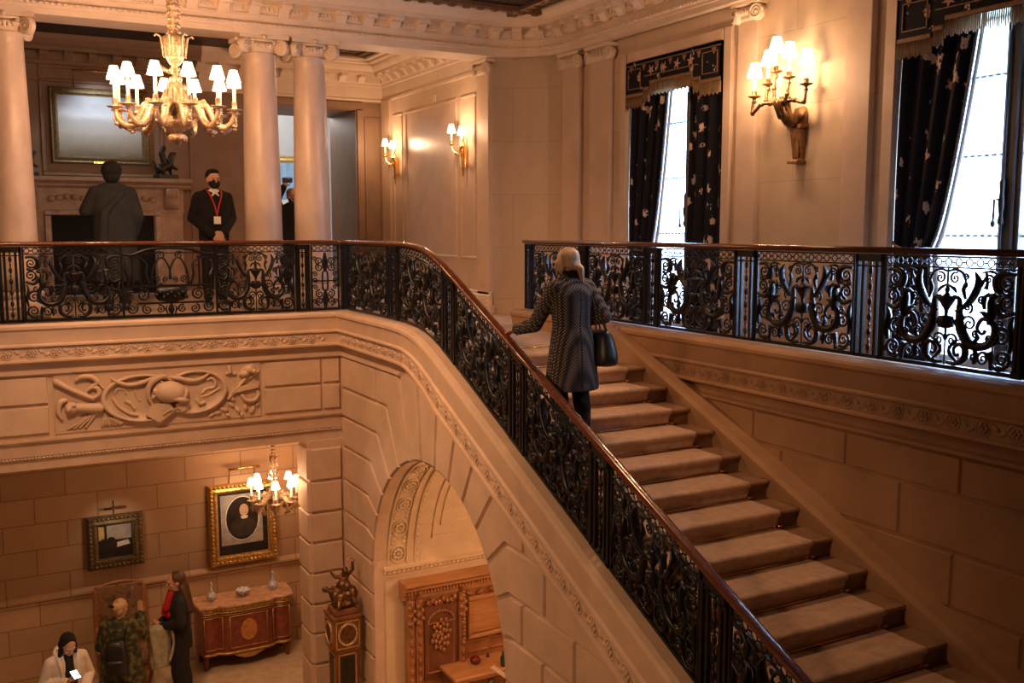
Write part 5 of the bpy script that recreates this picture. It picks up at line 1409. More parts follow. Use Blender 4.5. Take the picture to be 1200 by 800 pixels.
for x, y in ((-.555, -.40), (.555, -.40), (-.56, -.06), (.56, -.06)):
    m = MB(); m.lathe([(.045, .21), (.042, .16), (.03, .06), (.022, .012), (.026, 0)], (x, y, 0), 10); m.build('leg', M['red_wood'], co)
def vase(label, x, y):
    o = thing('vase', label, 'vase', (x, y, G + .905), 0, 'pair of blue and white bottles')
    m = MB(); m.lathe([(.03, 0), (.036, .008), (.058, .04), (.064, .075), (.05, .11), (.024, .135), (.017, .16), (.017, .21), (.022, .225), (.014, .228)], n=18); m.build('body', M['porcelain'], o)
    m = MB(); m.lathe([(.018, .225), (.020, .24), (.008, .255), (.010, .265), (.002, .272)], n=12); m.build('stopper', M['porcelain'], o)
vase('blue and white bottle at the left end of the marble commode top', 2.55, 13.22); vase('blue and white bottle at the right end of the marble commode top', 3.40, 13.25)
m = MB(); n = 24; m.loft([[(r*math.cos(2*PI*k/n), r*math.sin(2*PI*k/n), z) for k in range(n)] for r, z in ((.04, 0), (.045, .012), (.085, .05), (.10, .085), (.105, .09), (.097, .09), (.08, .055), (.03, .03))], True, True, True)
o = m.build('bowl', M['porcelain'], None); o.location = (2.98, 13.22, G + .905); tag(o, 'blue and white bowl in the middle of the marble commode top', 'bowl')

# ------------------------------------------------------------------ tall chair
tc = thing('tall_chair', 'tall armchair with a tapestry back standing against the wall behind the talking pair', 'chair', (1.40, 13.12, G))
m = MB(); m.bbox(-.29, .29, .14, .20, .52, 1.33, .02); m.build('backrest', M['tapestry'], tc)
m = MB()
for s_ in (-1, 1): m.bbox(s_*.30 - .025, s_*.30 + .025, .135, .205, .40, 1.30, .008)
m.bbox(-.32, .32, .15, .19, .48, .53, .008); m.tube(catmull([(-.30, .17, 1.30), (-.15, .17, 1.345), (0, .17, 1.36), (.15, .17, 1.345), (.30, .17, 1.30)], 5), .02, 8); m.build('back_frame', M['oak'], tc)
m = MB(); m.bbox(-.30, .30, -.36, .14, .38, .50, .03); m.build('seat', M['tapestry'], tc)
for s_ in (-1, 1):
    m = MB(); m.tube(catmull([(s_*.29, .15, .78), (s_*.31, -.10, .74), (s_*.32, -.34, .70), (s_*.32, -.40, .66)], 5), .024, 8); m.tube([(s_*.31, -.32, .70), (s_*.30, -.30, .48)], .02, 8); m.build('arm', M['oak'], tc)
    for y in (-.32, .15):
        m = MB(); m.tube(catmull([(s_*.27, y, .40), (s_*.29, y - .02, .28), (s_*.26, y, .12), (s_*.28, y - .02, 0.004)], 6), [.032 - .012*k/18 for k in range(19)], 8); m.build('leg', M['oak'], tc)
m = MB(); m.bbox(-.27, .27, -.10, -.06, .10, .14, .008); m.bbox(-.27, -.23, -.30, .16, .11, .14, .008); m.bbox(.23, .27, -.30, .16, .11, .14, .008); m.build('stretcher', M['oak'], tc)

# ------------------------------------------------------------------ clock with gilt figure group
ck = thing('longcase_clock', 'dark pedestal clock with round gilt-rimmed dials below the arch springing', 'clock', (3.66, 11.0, G))
m = MB(); m.bbox(-.17, .17, -.16, .16, 0, .10, .01); m.bbox(-.145, .145, -.135, .135, .10, .88, .008); m.build('trunk', M['oak_dark'], ck)
m = MB(); m.bbox(-.175, .175, -.165, .165, .90, 1.30, .008); m.bbox(-.16, .16, -.15, .15, .87, .91, .008); m.build('hood', M['oak_dark'], ck)
m = MB(); m.bbox(-.19, .19, -.18, .18, 1.29, 1.33, .01); m.bbox(-.15, .15, -.14, .14, 1.33, 1.40, .01); m.build('cornice', M['oak_dark'], ck)
for nm, f_ in (('front', lambda a, b, d: (a, -.165 - d, b)), ('side', lambda a, b, d: (-.175 - d, -a, b))):
    m = MB(); n = 28
    m.loft([[f_(q*math.cos(2*PI*k/n), 1.10 + q*1.15*math.sin(2*PI*k/n), d) for k in range(n)] for q, d in ((.125, 0), (.125, .018), (.11, .022), (.10, .012), (.10, .004))], True, False, True); m.build('dial_rim', M['gilt'], ck)
    m = MB(); m.prism([(.10*math.cos(2*PI*k/n), 1.10 + .115*math.sin(2*PI*k/n)) for k in range(n)], f_, 0, .006); m.build('dial', M['bronze'], ck)
    m = MB(); panel(m, f_, -.15, .15, .93, 1.27, .016, .010); 
    panel(m, lambda a, b, d: f_(a, b, d - .03), -.115, .115, .14, .85, .018, .010); m.build('gilt_border', M['gilt_frame'], ck)
    m = MB(); m.prism(rect(-.09, .09, .17, .82), lambda a, b, d: f_(a, b, d - .03), 0, .004); m.build('door_glass', M['bronze_black'], ck)
cf = thing('gilt_group', 'gilt bronze figure group standing on top of the clock', 'sculpture', (3.66, 11.0, G + 1.40))
m = MB()
m.ell((0, 0, .05), (.15, .13, .06)); m.ell((-.03, 0, .17), (.14, .12, .13)); m.ell((.08, -.03, .15), (.10, .10, .11)); m.ell((.0, -.05, .27), (.09, .08, .08)); m.ell((-.10, -.06, .14), (.07, .06, .08))
m.capsule((-.10, 0, .18), (-.20, -.02, .24), .04, .03); m.ell((-.22, -.02, .25), (.04, .035, .04)); m.capsule((.02, 0, .24), (.03, 0, .38), .06, .045); m.ell((.03, -.02, .44), (.04, .045, .05)); m.capsule((.06, 0, .36), (.13, -.02, .44), .025, .02); m.capsule((.13, -.02, .44), (.12, -.03, .53), .02, .02); m.capsule((-.01, 0, .36), (-.10, -.02, .38), .025, .02); m.capsule((-.10, -.02, .38), (-.15, -.02, .46), .02, .015)
m.capsule((.05, -.05, .16), (.12, -.14, .06), .045, .03); m.capsule((-.05, -.05, .14), (-.10, -.15, .05), .045, .03)
voxel(m, 'figures', M['bronze'], cf, .009, 2)
m = MB()
for k in range(9):
    a = k*.7; m.ell((.12*math.cos(a), .10*math.sin(a) - .02, .05 + .02*k), (.03, .03, .022), 7, 5)
m.tube(catmull([(.10, 0, .46), (.16, .0, .54), (.10, 0, .58), (.06, 0, .55)], 5), .012, 6); m.build('gilt_leaf', M['gilt'], cf)

# ------------------------------------------------------------------ carved woodwork in the passage
wsn = thing('carved_screen', 'carved oak screen with dentil cornice and a ledge inside the arch', 'screen', (4.30, PYL, G))
L0 = wsn.location.copy(); ZC = -3.20 - G     # top of the cornice above the floor
W_ = 2.9
fw_ = lambda a, b, d: (a, -.12 - d, b)
m = MB(); m.bbox(0.02, W_, -.12, 0, 0, ZC - .20, .005); m.build('backboard', M['oak'], wsn)
m = MB(); m.loft([[(x, -.10 - o, z) for o, z in ((-.1, ZC - .22), (.03, ZC - .22), (.03, ZC - .17), (.06, ZC - .15), (.06, ZC - .11), (.12, ZC - .09), (.12, ZC - .06), (.17, ZC - .02), (.17, ZC), (-.1, ZC))] for x in (-.05, W_)], True, True, False)
x = 0.0
while x < W_: m.box(x, x + .022, -.19, -.15, ZC - .145, ZC - .115); x += .042
m.build('cornice', M['oak_light'], wsn)
for (x0, x1) in ((.0, .09), (.10, .20), (.68, .77)):
    m = MB(); m.bbox(x0, x1, -.18, -.05, .10, ZC - .22, .012); 
    c_ = (x0 + x1)/2
    for k in range(12): m.ell((c_, -.185, .25 + .12*k), (.028, .018, .045), 6, 5)
    for k in range(5): m.ell((c_ + .03*(k % 2*2 - 1), -.19, ZC - .30 - .05*k), (.03, .03, .03), 6, 5)
    m.build('pilaster', M['oak'], wsn)
m = MB(); m.bbox(.22, .66, -.145, -.10, .45, ZC - .34, .006); m.build('arched_panel', M['oak_dark'], wsn)
m = MB(); panel(m, lambda a, b, d: (a, -.145 - d, b), .25, .63, .52, ZC - .55, .03, .02)
for k in range(16):
    t = k/15*PI; m.ell((.44 + .17*math.cos(t), -.155, ZC - .55 + .13*math.sin(t)), (.02, .016, .02), 6, 4)
for k in range(26):
    a = k*2.4; q = .028*math.sqrt(k); m.ell((.44 + q*math.cos(a)*.9, -.165, 1.0 + q*math.sin(a)*1.5), (.028, .022, .034), 6, 5)
for k in range(8): m.ell((.27 + .05*k, -.16, ZC - .29 + .02*math.sin(k*2)), (.03, .03, .035), 6, 5)
m.build('carving', M['oak'], wsn)
m = MB(); m.bbox(.84, W_ - .1, -.145, -.10, .92, ZC - .36, .006); m.build('plain_panel', M['oak_light'], wsn)
m = MB(); panel(m, lambda a, b, d: (a, -.145 - d, b), .80, 1.62, .86, ZC - .32, .05, .035); panel(m, lambda a, b, d: (a, -.145 - d, b), 1.70, 2.6, .86, ZC - .32, .05, .035)
m.build('panel_moulding', M['oak_light'], wsn)
m = MB()
for k in range(12): 
    m.ell((.82 + .16*k, -.15, ZC - .27), (.06, .03, .025), 7, 5, Matrix.Rotation((-1)**k*.4, 3, 'Y'))
for k in range(14): m.ell((.735, -.19, .85 + .05*k), (.03, .018, .022), 6, 4)
for k in range(5): panel(m, lambda a, b, d: (a, -.125 - d, b), .82 + .31*k, 1.10 + .31*k, .67, .82, .025, .02)
m.build('frieze_carving', M['oak'], wsn)
m = MB(); m.bbox(.42, W_, -.60, -.12, .555, .60, .012); m.bbox(.44, W_, -.58, -.12, .52, .56, .012); m.build('ledge', M['oak_light'], wsn)
m = MB(); m.bbox(.46, W_, -.54, -.12, 0, .52, .006); m.build('lower_front', M['oak_dark'], wsn)
m = MB(); 
for k in range(30): m.ell((.52 + .078*k, -.55, .40 + .05*math.sin(k*1.7)), (.05, .03, .032), 7, 5, Matrix.Rotation(k*1.1, 3, 'Y'))
for k in range(20): m.ell((.52 + .11*k, -.55, .24 + .05*math.sin(k*2.3)), (.05, .03, .045), 7, 5, Matrix.Rotation(k*.7, 3, 'Y'))
m.build('gilt_carving', M['gilt_dull'], wsn)
LZ = G + .60
m = MB(); m.lathe([(.03, 0), (.05, .01), (.066, .04), (.066, .06), (.05, .085), (.02, .095), (.012, .105), (.004, .108)], n=18)
o = m.build('lidded_pot', M['pot_red'], None); o.location = (5.13, PYL - .30, LZ); tag(o, 'small dark red lidded pot on the oak ledge inside the arch', 'pot')
m = MB(); m.lathe([(.02, 0), (.026, .012), (.01, .03), (.018, .045), (.004, .055)], n=12)
o = m.build('knob_ornament', M['bronze'], None); o.location = (5.35, PYL - .20, LZ); tag(o, 'tiny brown knob standing behind the red pot on the ledge', 'ornament')
m = MB(); m.lathe([(.03, 0), (.034, .06), (.034, .11), (.012, .15), (.012, .19), (.002, .192)], n=14)
o = m.build('bottle', mat('green_glass', (.02, .05, .025), .15), None); o.location = (5.30, PYL - .62, G + .46); o.location = (5.40, PYL - .52, LZ); tag(o, 'dark green bottle at the front edge of the oak ledge', 'bottle')
# ------------------------------------------------------------------ people (facing local +y, sizes in body heights)
def V(*a): return Vector(a)
def hand(mb, w, d, n, th, curl, s):
    """palm, four bent fingers of their own lengths and a thumb from the side of the palm"""
    d = Vector(d).normalized(); n = Vector(n); n = (n - d*n.dot(d)).normalized(); k = d.cross(n)*th
    R = Matrix((k, d, n)).transposed()
    mb.ell(w + d*.028*s, (.0235*s, .034*s, .0105*s), 12, 8, R)
    for i, (o, l) in enumerate(((.0165, .040), (.0055, .046), (-.0055, .043), (-.016, .034))):
        b = w + d*.054*s + k*o*s; a1 = curl*.5; a2 = curl*1.2
        d1 = (d*math.cos(a1) + n*math.sin(a1) + k*o*3).normalized(); d2 = (d*math.cos(a2) + n*math.sin(a2)).normalized()
        m_ = b + d1*l*.55*s
        mb.capsule(b - d*.012*s, m_, .0062*s, .0056*s, 8); mb.capsule(m_, m_ + d2*l*.5*s, .0056*s, .0046*s, 8)
    b = w + d*.016*s + k*.018*s; d1 = (d*.65 + k*.7 + n*.25).normalized(); m_ = b + d1*.030*s
    mb.capsule(b, m_, .0085*s, .0068*s, 8); mb.capsule(m_, m_ + (d*.8 + k*.2 + n*.45).normalized()*.024*s, .0066*s, .0052*s, 8)
class Fig:
    def __init__(f, label, loc, rz, H, arms=None, legs=None, sw=.112, head=(0, 0), lean=0., skin='skin', cat='person', tilt=0.):
        f.H = H; f.root = thing('person', label, cat, loc, rz)
        f.sw = sw; f.lean = lean
        f.hipz = .52
        f.sh = {s: V(s*(sw - .010), lean*.9, .797) for s in (-1, 1)}
        f.arm = {}
        for s in (-1, 1):
            a = (arms or {}).get(s) or dict(e=(s*(sw + .028), -.012, .632), w=(s*(sw + .030), .030, .488), d=(0, .1, -1), n=(-s, 0, 0), c=.5)
            f.arm[s] = a
        f.leg = legs or {s: [V(s*.052, 0, .505), V(s*.055, .012, .28), V(s*.056, -.006, .045)] for s in (-1, 1)}
        f.hc = V(0, .012 + lean*1.25, .928)
        f.hR = Matrix.Rotation(head[0], 3, 'Z') @ Matrix.Rotation(head[1], 3, 'X') @ Matrix.Rotation(tilt, 3, 'Y')
        f.pv = V(0, lean*1.1, .865)
        m = MB()
        # trunk
        m.ell(V(0, 0, .52), (.088, .062, .062), 14, 10); m.ell(V(0, lean*.4, .615), (.076, .052, .07), 14, 10); m.ell(V(0, lean*.75, .735), (.092, .062, .095), 14, 10)
        m.capsule(V(-sw*.80, lean*.9, .796), V(sw*.80, lean*.9, .796), .032, .032)
        m.capsule(V(0, lean*.95, .82), f.P(0, -.004, -.045), .034, .031)
        for s in (-1, 1):
            h, k, a = f.leg[s]
            m.capsule(h, k, .052, .034); m.capsule(k, k*.55 + a*.45 + V(0, -.010, 0), .033, .034); m.capsule(k*.55 + a*.45 + V(0, -.008, 0), a, .032, .021)
            m.capsule(a + V(0, -.012, -.018), a + V(s*.008, .085, -.030), .022, .014)
            A = f.arm[s]; e, w = V(*A['e']), V(*A['w'])
            m.capsule(f.sh[s], e, .029, .022); m.capsule(e, w, .0225, .0145)
            hand(m, w, A['d'], A['n'], A.get('t', 1), A['c'], 1.0)
        # head
        f.E(m, (0, 0, .012), (.0445, .056, .056), 16, 12); f.E(m, (0, .012, -.030), (.034, .040, .040), 14, 10); f.E(m, (0, .040, -.050), (.016, .013, .013))
        m.capsule(f.P(0, .052, .004), f.P(0, .066, -.019), .005, .0085); f.E(m, (0, .052, .012), (.034, .010, .008)); f.E(m, (0, .051, -.036), (.014, .007, .005))
        for s in (-1, 1): f.E(m, (s*.045, -.002, -.008), (.006, .013, .019)); f.E(m, (s*.022, .036, -.016), (.014, .014, .012))
        m.map(lambda x, y, z: (x*H, y*H, max(z, .004)*H))
        f.body = voxel(m, 'body', M[skin], f.root, .0078, 4)
        for s in (-1, 1):
            e = MB(); f.E(e, (s*.0185, .0505, .001), (.0065, .0045, .0035), 8, 6); f.put(e, 'eye', 'eye')
        e = MB(); f.E(e, (0, .0565, -.0355), (.0125, .004, .004), 8, 6); f.put(e, 'mouth', 'lip')
    def P(f, x, y, z): return f.pv + f.hR @ (V(x, y, z) + f.hc - f.pv)
    def E(f, m, c, r, n=10, k=8): m.ell(f.P(*c), r, n, k, f.hR)
    def put(f, mb, name, mt):
        H = f.H; mb.map(lambda x, y, z: (x*H, y*H, z*H)); return mb.build(name, M[mt], f.root)
    def vox(f, mb, name, mt, size=.010, smooth=5):
        H = f.H; mb.map(lambda x, y, z: (x*H, y*H, z*H)); return voxel(mb, name, M[mt], f.root, size, smooth)
    def sleeve(f, m, g=.012, cuff=.0, sides=(-1, 1)):
        sw, l = f.sw, f.lean
        m.capsule(V(-sw*.86, l*.9, .797), V(sw*.86, l*.9, .797), .036 + g*.5, .036 + g*.5)
        for s in (-1, 1): m.capsule(V(s*sw*.8, l*.9, .802), V(s*.022, l*.9, .838), .030 + g*.4, .030 + g*.3)
        for s in sides:
            A = f.arm[s]; e, w = V(*A['e']), V(*A['w']); w2 = e + (w - e)*(1 - cuff)
            m.capsule(f.sh[s], e, .033 + g*.6, .026 + g); m.capsule(e, w2, .026 + g, .018 + g)
    def trunk(f, m, secs, n=28, wob=0., open_=0):
        """secs: (z, half width, half depth, y shift)"""
        rings = []
        for z, rx, ry, cy in secs:
            ring = []
            for k in range(n):
                a = 2*PI*k/n; w_ = 1 + wob*max(0, (.7 - z))*math.sin(a*5 + z*6)
                c_, s_ = math.cos(a), math.sin(a)
                ring.append((rx*w_*math.copysign(abs(c_)**.85, c_), cy + ry*w_*math.copysign(abs(s_)**.9, s_), z))
            rings.append(ring)
        m.loft(rings, True, True, True)
    def shoes(f, mt='leather_black', boot=0.):
        for s in (-1, 1):
            h, k, a = f.leg[s]; m = MB()
            m.capsule(a + V(0, -.014, -.020), a + V(s*.008, .085, -.028), .026, .0175); m.ell(a + V(0, -.012, -.03), (.025, .03, .014))
            m.capsule(a + V(0, -.004, -.01), a + V(0, -.004, .02 + boot), .026, .030)
            m.map(lambda x, y, z: (x, y, max(z, .0006))); f.vox(m, 'shoe', mt, .009, 3)
    def trousers(f, mt='trousers', wide=0.):
        m = MB(); f.trunk(m, [(.47, .085, .060, 0), (.52, .096, .070, 0), (.57, .090, .066, 0), (.61, .083, .060, 0)])
        for s in (-1, 1):
            h, k, a = f.leg[s]
            m.capsule(h, k, .060, .048 + wide*.6); m.capsule(k, k*.55 + a*.45 + V(0, -.010, 0), .047 + wide*.6, .045 + wide*.7); m.capsule(k*.55 + a*.45 + V(0, -.009, 0), a + V(0, .0, .012), .045 + wide*.7, .034 + wide)
        f.vox(m, 'trousers', mt, .011, 5)

COLLAR = .842
# 1 -- the woman on the stair
Hw = 1.63; wx, wy, wz = 4.325, 6.90, -.794 + .014
def loc(px, py, pz, L=(wx, wy, wz), H=Hw, rz=0.):
    d = Vector((px - L[0], py - L[1], pz - L[2]))/H; d = Matrix.Rotation(-rz, 3, 'Z') @ d; return tuple(d)
hy = 7.44; hz_ = curb(hy) + HR + .048
lw = loc(RX + .045, hy - .10, hz_ + .028)
le = loc(4.08, 7.10, .20)
arms = {-1: dict(e=le, w=lw, d=(-.22, .95, -.30), n=(-.15, -.25, -1), c=.55, t=-1),
        1: dict(e=(.158, -.055, .648), w=(.085, .085, .610), d=(-.6, .75, .1), n=(-.5, -.3, -.6), c=.9, t=1)}
legs = {-1: [V(-.05, 0, .505), V(-.05, .07, .31), V(-.05, .065, .045 + .09)], 1: [V(.05, 0, .505), V(.055, .012, .28), V(.056, -.03, .045)]}
legs[-1] = [V(-.05, 0, .505), V(-.052, .05, .285), V(-.052, .0, .045)]
f = Fig('person in a speckled tweed coat climbing the stair with one hand on the rail', (wx, wy, wz), -.02, Hw, arms, legs, .106, (.38, -.14), .012, tilt=-.05)
m = MB(); f.trunk(m, [(.272, .148, .098, -.004), (.30, .147, .098, -.004), (.40, .135, .092, 0), (.50, .121, .085, 0), (.60, .104, .072, .004), (.68, .110, .075, .008), (.76, .118, .076, .010), (.81, .104, .062, .010), (.838, .062, .045, .010), (.852, .045, .040, .012)], wob=.05)
f.sleeve(m, .014, .06); f.vox(m, 'tweed_coat', 'tweed', .010, 4)
m = MB(); f.trunk(m, [(.832, .052, .044, .010), (.86, .046, .042, .014), (.882, .043, .040, .016)]); f.vox(m, 'roll_neck', 'knit_black', .008, 3)
m = MB(); m.tube([(.0, -.083, .79), (.0, -.088, .70), (0, -.079, .60), (.0, -.094, .50), (0, -.101, .40), (0, -.106, .285)], .0035, 6); f.put(m, 'back_seam', 'coat_black')
f.trousers('trousers'); f.shoes('leather_black', .08)
m = MB(); f.E(m, (0, -.010, .018), (.0545, .062, .056), 18, 12); f.E(m, (0, -.034, -.012), (.047, .036, .040), 14, 10)
for s in (-1, 1): f.E(m, (s*.043, .014, -.014), (.013, .028, .038), 10, 8)
f.E(m, (.004, -.066, -.036), (.024, .018, .020), 10, 8); m.capsule(f.P(.006, -.072, -.045), f.P(.016, -.066, -.100), .020, .012); m.capsule(f.P(-.047, .032, .0), f.P(-.046, .042, -.062), .012, .006)
f.vox(m, 'hair', 'hair_grey', .008, 3)
# handbag on her right forearm
hb = thing('handbag', 'black leather handbag hanging from the right arm of the person in tweed', 'bag', (wx + .285, wy + .03, wz + .625))
m = MB(); m.loft([[(x, y, z) for x, y in ((-a, -b), (-a*.3, -b*1.25), (a*.6, -b*1.2), (a, -b*.4), (a, b*.5), (.2*a, b*1.1), (-a, b))] for z, a, b in ((0, .10, .15), (.03, .125, .19), (.13, .12, .18), (.26, .085, .14), (.31, .06, .11))], True, True, True)
o = m.build('bag_body', M['leather_black'], hb); s_ = o.modifiers.new('s', 'SUBSURF'); s_.levels = 1; s_.render_levels = 2
m = MB()
for x in (-.03, .03): m.tube(catmull([(x, -.08, .29), (x*.8 - .02, -.05, .40), (x*.6 - .05, -.01, .455), (x*.8 - .02, .05, .40), (x, .09, .29)], 6), .008, 7)
m.build('handle', M['leather_black'], hb)
m = MB(); m.tube(catmull([(.01, -.11, .28), (-.12, -.14, .50), (-.165, -.10, .635), (-.175, .0, .69)], 6), .006, 6); m.build('strap', M['leather_black'], hb)

# 2 -- the man with his back to us by the fireplace
f = Fig('person in a dark long coat seen from behind, looking at the landscape over the fireplace', (1.50, 12.92, 0), .04, 1.80,
        {-1: dict(e=(-.168, .02, .675), w=(-.060, .115, .690), d=(.8, .3, .25), n=(0, -1, 0), c=.6, t=-1), 1: dict(e=(.150, -.01, .635), w=(.120, .06, .50), d=(-.1, .4, -1), n=(-1, 0, 0), c=.6, t=1)}, None, .122, (-.25, .12))
m = MB(); f.trunk(m, [(.20, .150, .105, 0), (.35, .142, .098, 0), (.50, .135, .090, 0), (.62, .130, .082, 0), (.74, .136, .082, 0), (.80, .124, .068, 0), (.838, .068, .048, .004), (.862, .050, .044, .008)], wob=.10)
f.sleeve(m, .020, .04); f.vox(m, 'long_coat', 'coat_grey', .011, 3)
m = MB(); m.capsule(V(.05, -.06, .79), V(-.07, -.085, .66), .02, .03); m.capsule(V(-.07, -.085, .66), V(-.09, -.09, .44), .03, .035); f.vox(m, 'draped_scarf', 'coat_grey', .011, 3)
f.trousers(); f.shoes()
m = MB(); f.E(m, (0, -.010, .020), (.068, .066, .064), 16, 12); f.E(m, (0, -.032, -.020), (.056, .042, .050)); f.vox(m, 'hair', 'hair_dark', .009, 2)

# 3 -- the attendant
f = Fig('person in a black jumper and face mask with a red lanyard standing beside the fireplace', (2.77, 13.30, 0), PI + .12, 1.77,
        {-1: dict(e=(-.150, -.03, .645), w=(-.040, .105, .530), d=(.75, .35, -.45), n=(0, -1, 0), c=.8, t=-1), 1: dict(e=(.150, -.03, .645), w=(.044, .110, .515), d=(-.75, .35, -.4), n=(0, -1, 0), c=.8, t=1)}, None, .120, (.05, .0))
m = MB(); f.trunk(m, [(.50, .112, .080, 0), (.60, .108, .076, 0), (.70, .122, .080, 0), (.78, .122, .072, 0), (.815, .10, .058, 0), (.838, .055, .044, .004)]); f.sleeve(m, .011, .05); f.vox(m, 'jumper', 'knit_black', .010, 4)
m = MB(); f.trunk(m, [(.812, .050, .042, .008), (.838, .044, .043, .010), (.856, .041, .040, .010)]); m.capsule(V(0, .045, .832), V(-.026, .060, .806), .012, .006); m.capsule(V(0, .045, .832), V(.026, .060, .806), .012, .006); f.vox(m, 'shirt_collar', 'shirt_white', .008, 2)
m = MB(); m.tube(catmull([(-.040, -.02, .862), (-.050, .03, .845), (-.038, .075, .80), (-.012, .092, .73), (.004, .092, .66)], 6), .0055, 6); m.tube(catmull([(.040, -.02, .862), (.050, .03, .845), (.040, .075, .80), (.018, .092, .73), (.004, .092, .66)], 6), .0055, 6); f.put(m, 'lanyard', 'lanyard')
m = MB(); m.bbox(-.022, .030, .094, .098, .60, .655, .002); f.put(m, 'badge', 'paper')
m = MB(); f.E(m, (0, .027, -.034), (.042, .045, .036), 16, 12); f.vox(m, 'face_mask', 'mask_black', .007, 2)
m = MB(); f.E(m, (0, -.012, .030), (.050, .056, .048), 16, 12); f.E(m, (0, .02, .055), (.040, .034, .020)); f.E(m, (0, -.03, .0), (.047, .032, .036)); f.vox(m, 'hair', 'hair_dark', .008, 2)
f.trousers(); f.shoes()

# 4 -- the photographer beyond the columns
f = Fig('person in black raising a phone to take a picture, between the two close columns', (4.165, 14.5, 0), PI - .15, 1.60,
        {1: dict(e=(.145, .05, .885), w=(.085, .12, 1.005), d=(-.35, .25, 1), n=(0, 1, 0), c=.5, t=1), -1: dict(e=(-.150, .07, .70), w=(-.03, .16, .86), d=(.3, .2, 1), n=(.3, 1, 0), c=.7, t=-1)}, None, .112, (.0, -.05))
m = MB(); f.trunk(m, [(.30, .118, .088, 0), (.50, .115, .082, 0), (.62, .106, .074, 0), (.74, .116, .076, 0), (.80, .106, .062, 0), (.838, .058, .044, .004), (.868, .048, .042, .008)], wob=.06); f.sleeve(m, .014, .05); f.vox(m, 'jacket', 'coat_black', .010, 4)
m = MB(); f.E(m, (0, .026, -.036), (.038, .036, .028), 14, 10); f.vox(m, 'face_mask', 'mask_black', .008, 2)
m = MB(); f.E(m, (0, -.014, .026), (.050, .056, .048), 16, 12); f.E(m, (0, -.034, -.006), (.046, .032, .042)); f.vox(m, 'hair', 'hair_grey', .008, 2)
f.trousers(); f.shoes()
ph = thing('phone', 'phone held up by the person in black between the columns', 'phone', tuple(Vector((4.165, 14.5, 0)) + Matrix.Rotation(PI - .15, 3, 'Z') @ Vector((.055*1.6, .152*1.6, 1.065*1.6))))
m = MB(); m.bbox(-.075, .075, -.005, .005, -.036, .036, .003); m.build('case', M['leather_black'], ph)
m = MB(); m.bbox(.04, .062, -.009, -.004, .008, .03, .002); m.build('camera_bump', M['leather_black'], ph)

# 5 -- the young woman with the red scarf
f = Fig('person with long brown hair and a red scarf holding a folded grey coat, facing left', (1.98, 12.26, G), 1.42, 1.73,
        {1: dict(e=(.140, -.01, .66), w=(.035, .130, .625), d=(-.8, .5, 0), n=(0, -.3, 1), c=.9, t=1), -1: dict(e=(-.140, .0, .66), w=(-.03, .135, .615), d=(.8, .5, 0), n=(0, -.3, 1), c=.9, t=-1)}, None, .104, (.15, -.12))
m = MB(); f.trunk(m, [(.44, .112, .082, 0), (.54, .106, .078, 0), (.62, .090, .068, 0), (.74, .105, .074, 0), (.80, .098, .060, 0), (.838, .054, .042, .004)]); f.sleeve(m, .012, .05); f.vox(m, 'cardigan', 'coat_black', .010, 4)
m = MB(); m.capsule(V(-.03, .055, .845), V(-.02, .085, .745), .022, .035); m.capsule(V(.03, .055, .845), V(.015, .09, .70), .022, .038); m.ell(V(0, .07, .69), (.05, .03, .04)); f.vox(m, 'red_scarf', 'red_cloth', .009, 3)
m = MB(); m.bbox(.05, .085, .078, .088, .725, .765, .003); f.put(m, 'visitor_badge', 'paper')
f.trousers('trousers', .030); f.shoes()
m = MB(); f.E(m, (0, -.014, .018), (.052, .060, .056), 16, 12); f.E(m, (0, -.040, -.030), (.046, .034, .060))
m.capsule(f.P(.035, -.030, -.05), V(.055, -.055, .72), .024, .020); m.capsule(f.P(-.035, -.030, -.05), V(-.055, -.055, .72), .024, .020); m.capsule(f.P(0, -.05, -.05), V(0, -.075, .70), .034, .028); m.capsule(f.P(.045, .0, -.03), V(.075, .03, .74), .014, .012)
f.vox(m, 'long_hair', 'hair_brown', .009, 3)
fc = thing('folded_coat', 'grey-green coat folded over the arms of the person with the red scarf', 'coat', tuple(Vector((1.98, 12.26, G)) + Matrix.Rotation(1.42, 3, 'Z') @ Vector((-.10, .135*1.73, .365*1.73))), .25)
m = MB(); m.loft([[(rx*math.cos(2*PI*k/24)*(1 + .10*math.sin(k*2.1 + z*9)), ry*math.sin(2*PI*k/24)*(1 + .16*math.sin(k*1.7 + z*7)) + .02*math.sin(z*5), z) for k in range(24)] for z, rx, ry in ((-.06, .13, .06), (.05, .15, .075), (.22, .155, .08), (.36, .16, .085), (.44, .15, .08), (.475, .10, .05))], True, True, True); voxel(m, 'coat_cloth', M['grey_cloth'], fc, .011, 3)
m = MB(); m.tube(catmull([(.10, -.09, .40), (.12, -.10, .24), (.06, -.09, .02)], 6), .020, 8); m.build('hanging_sleeve', M['grey_cloth'], fc)

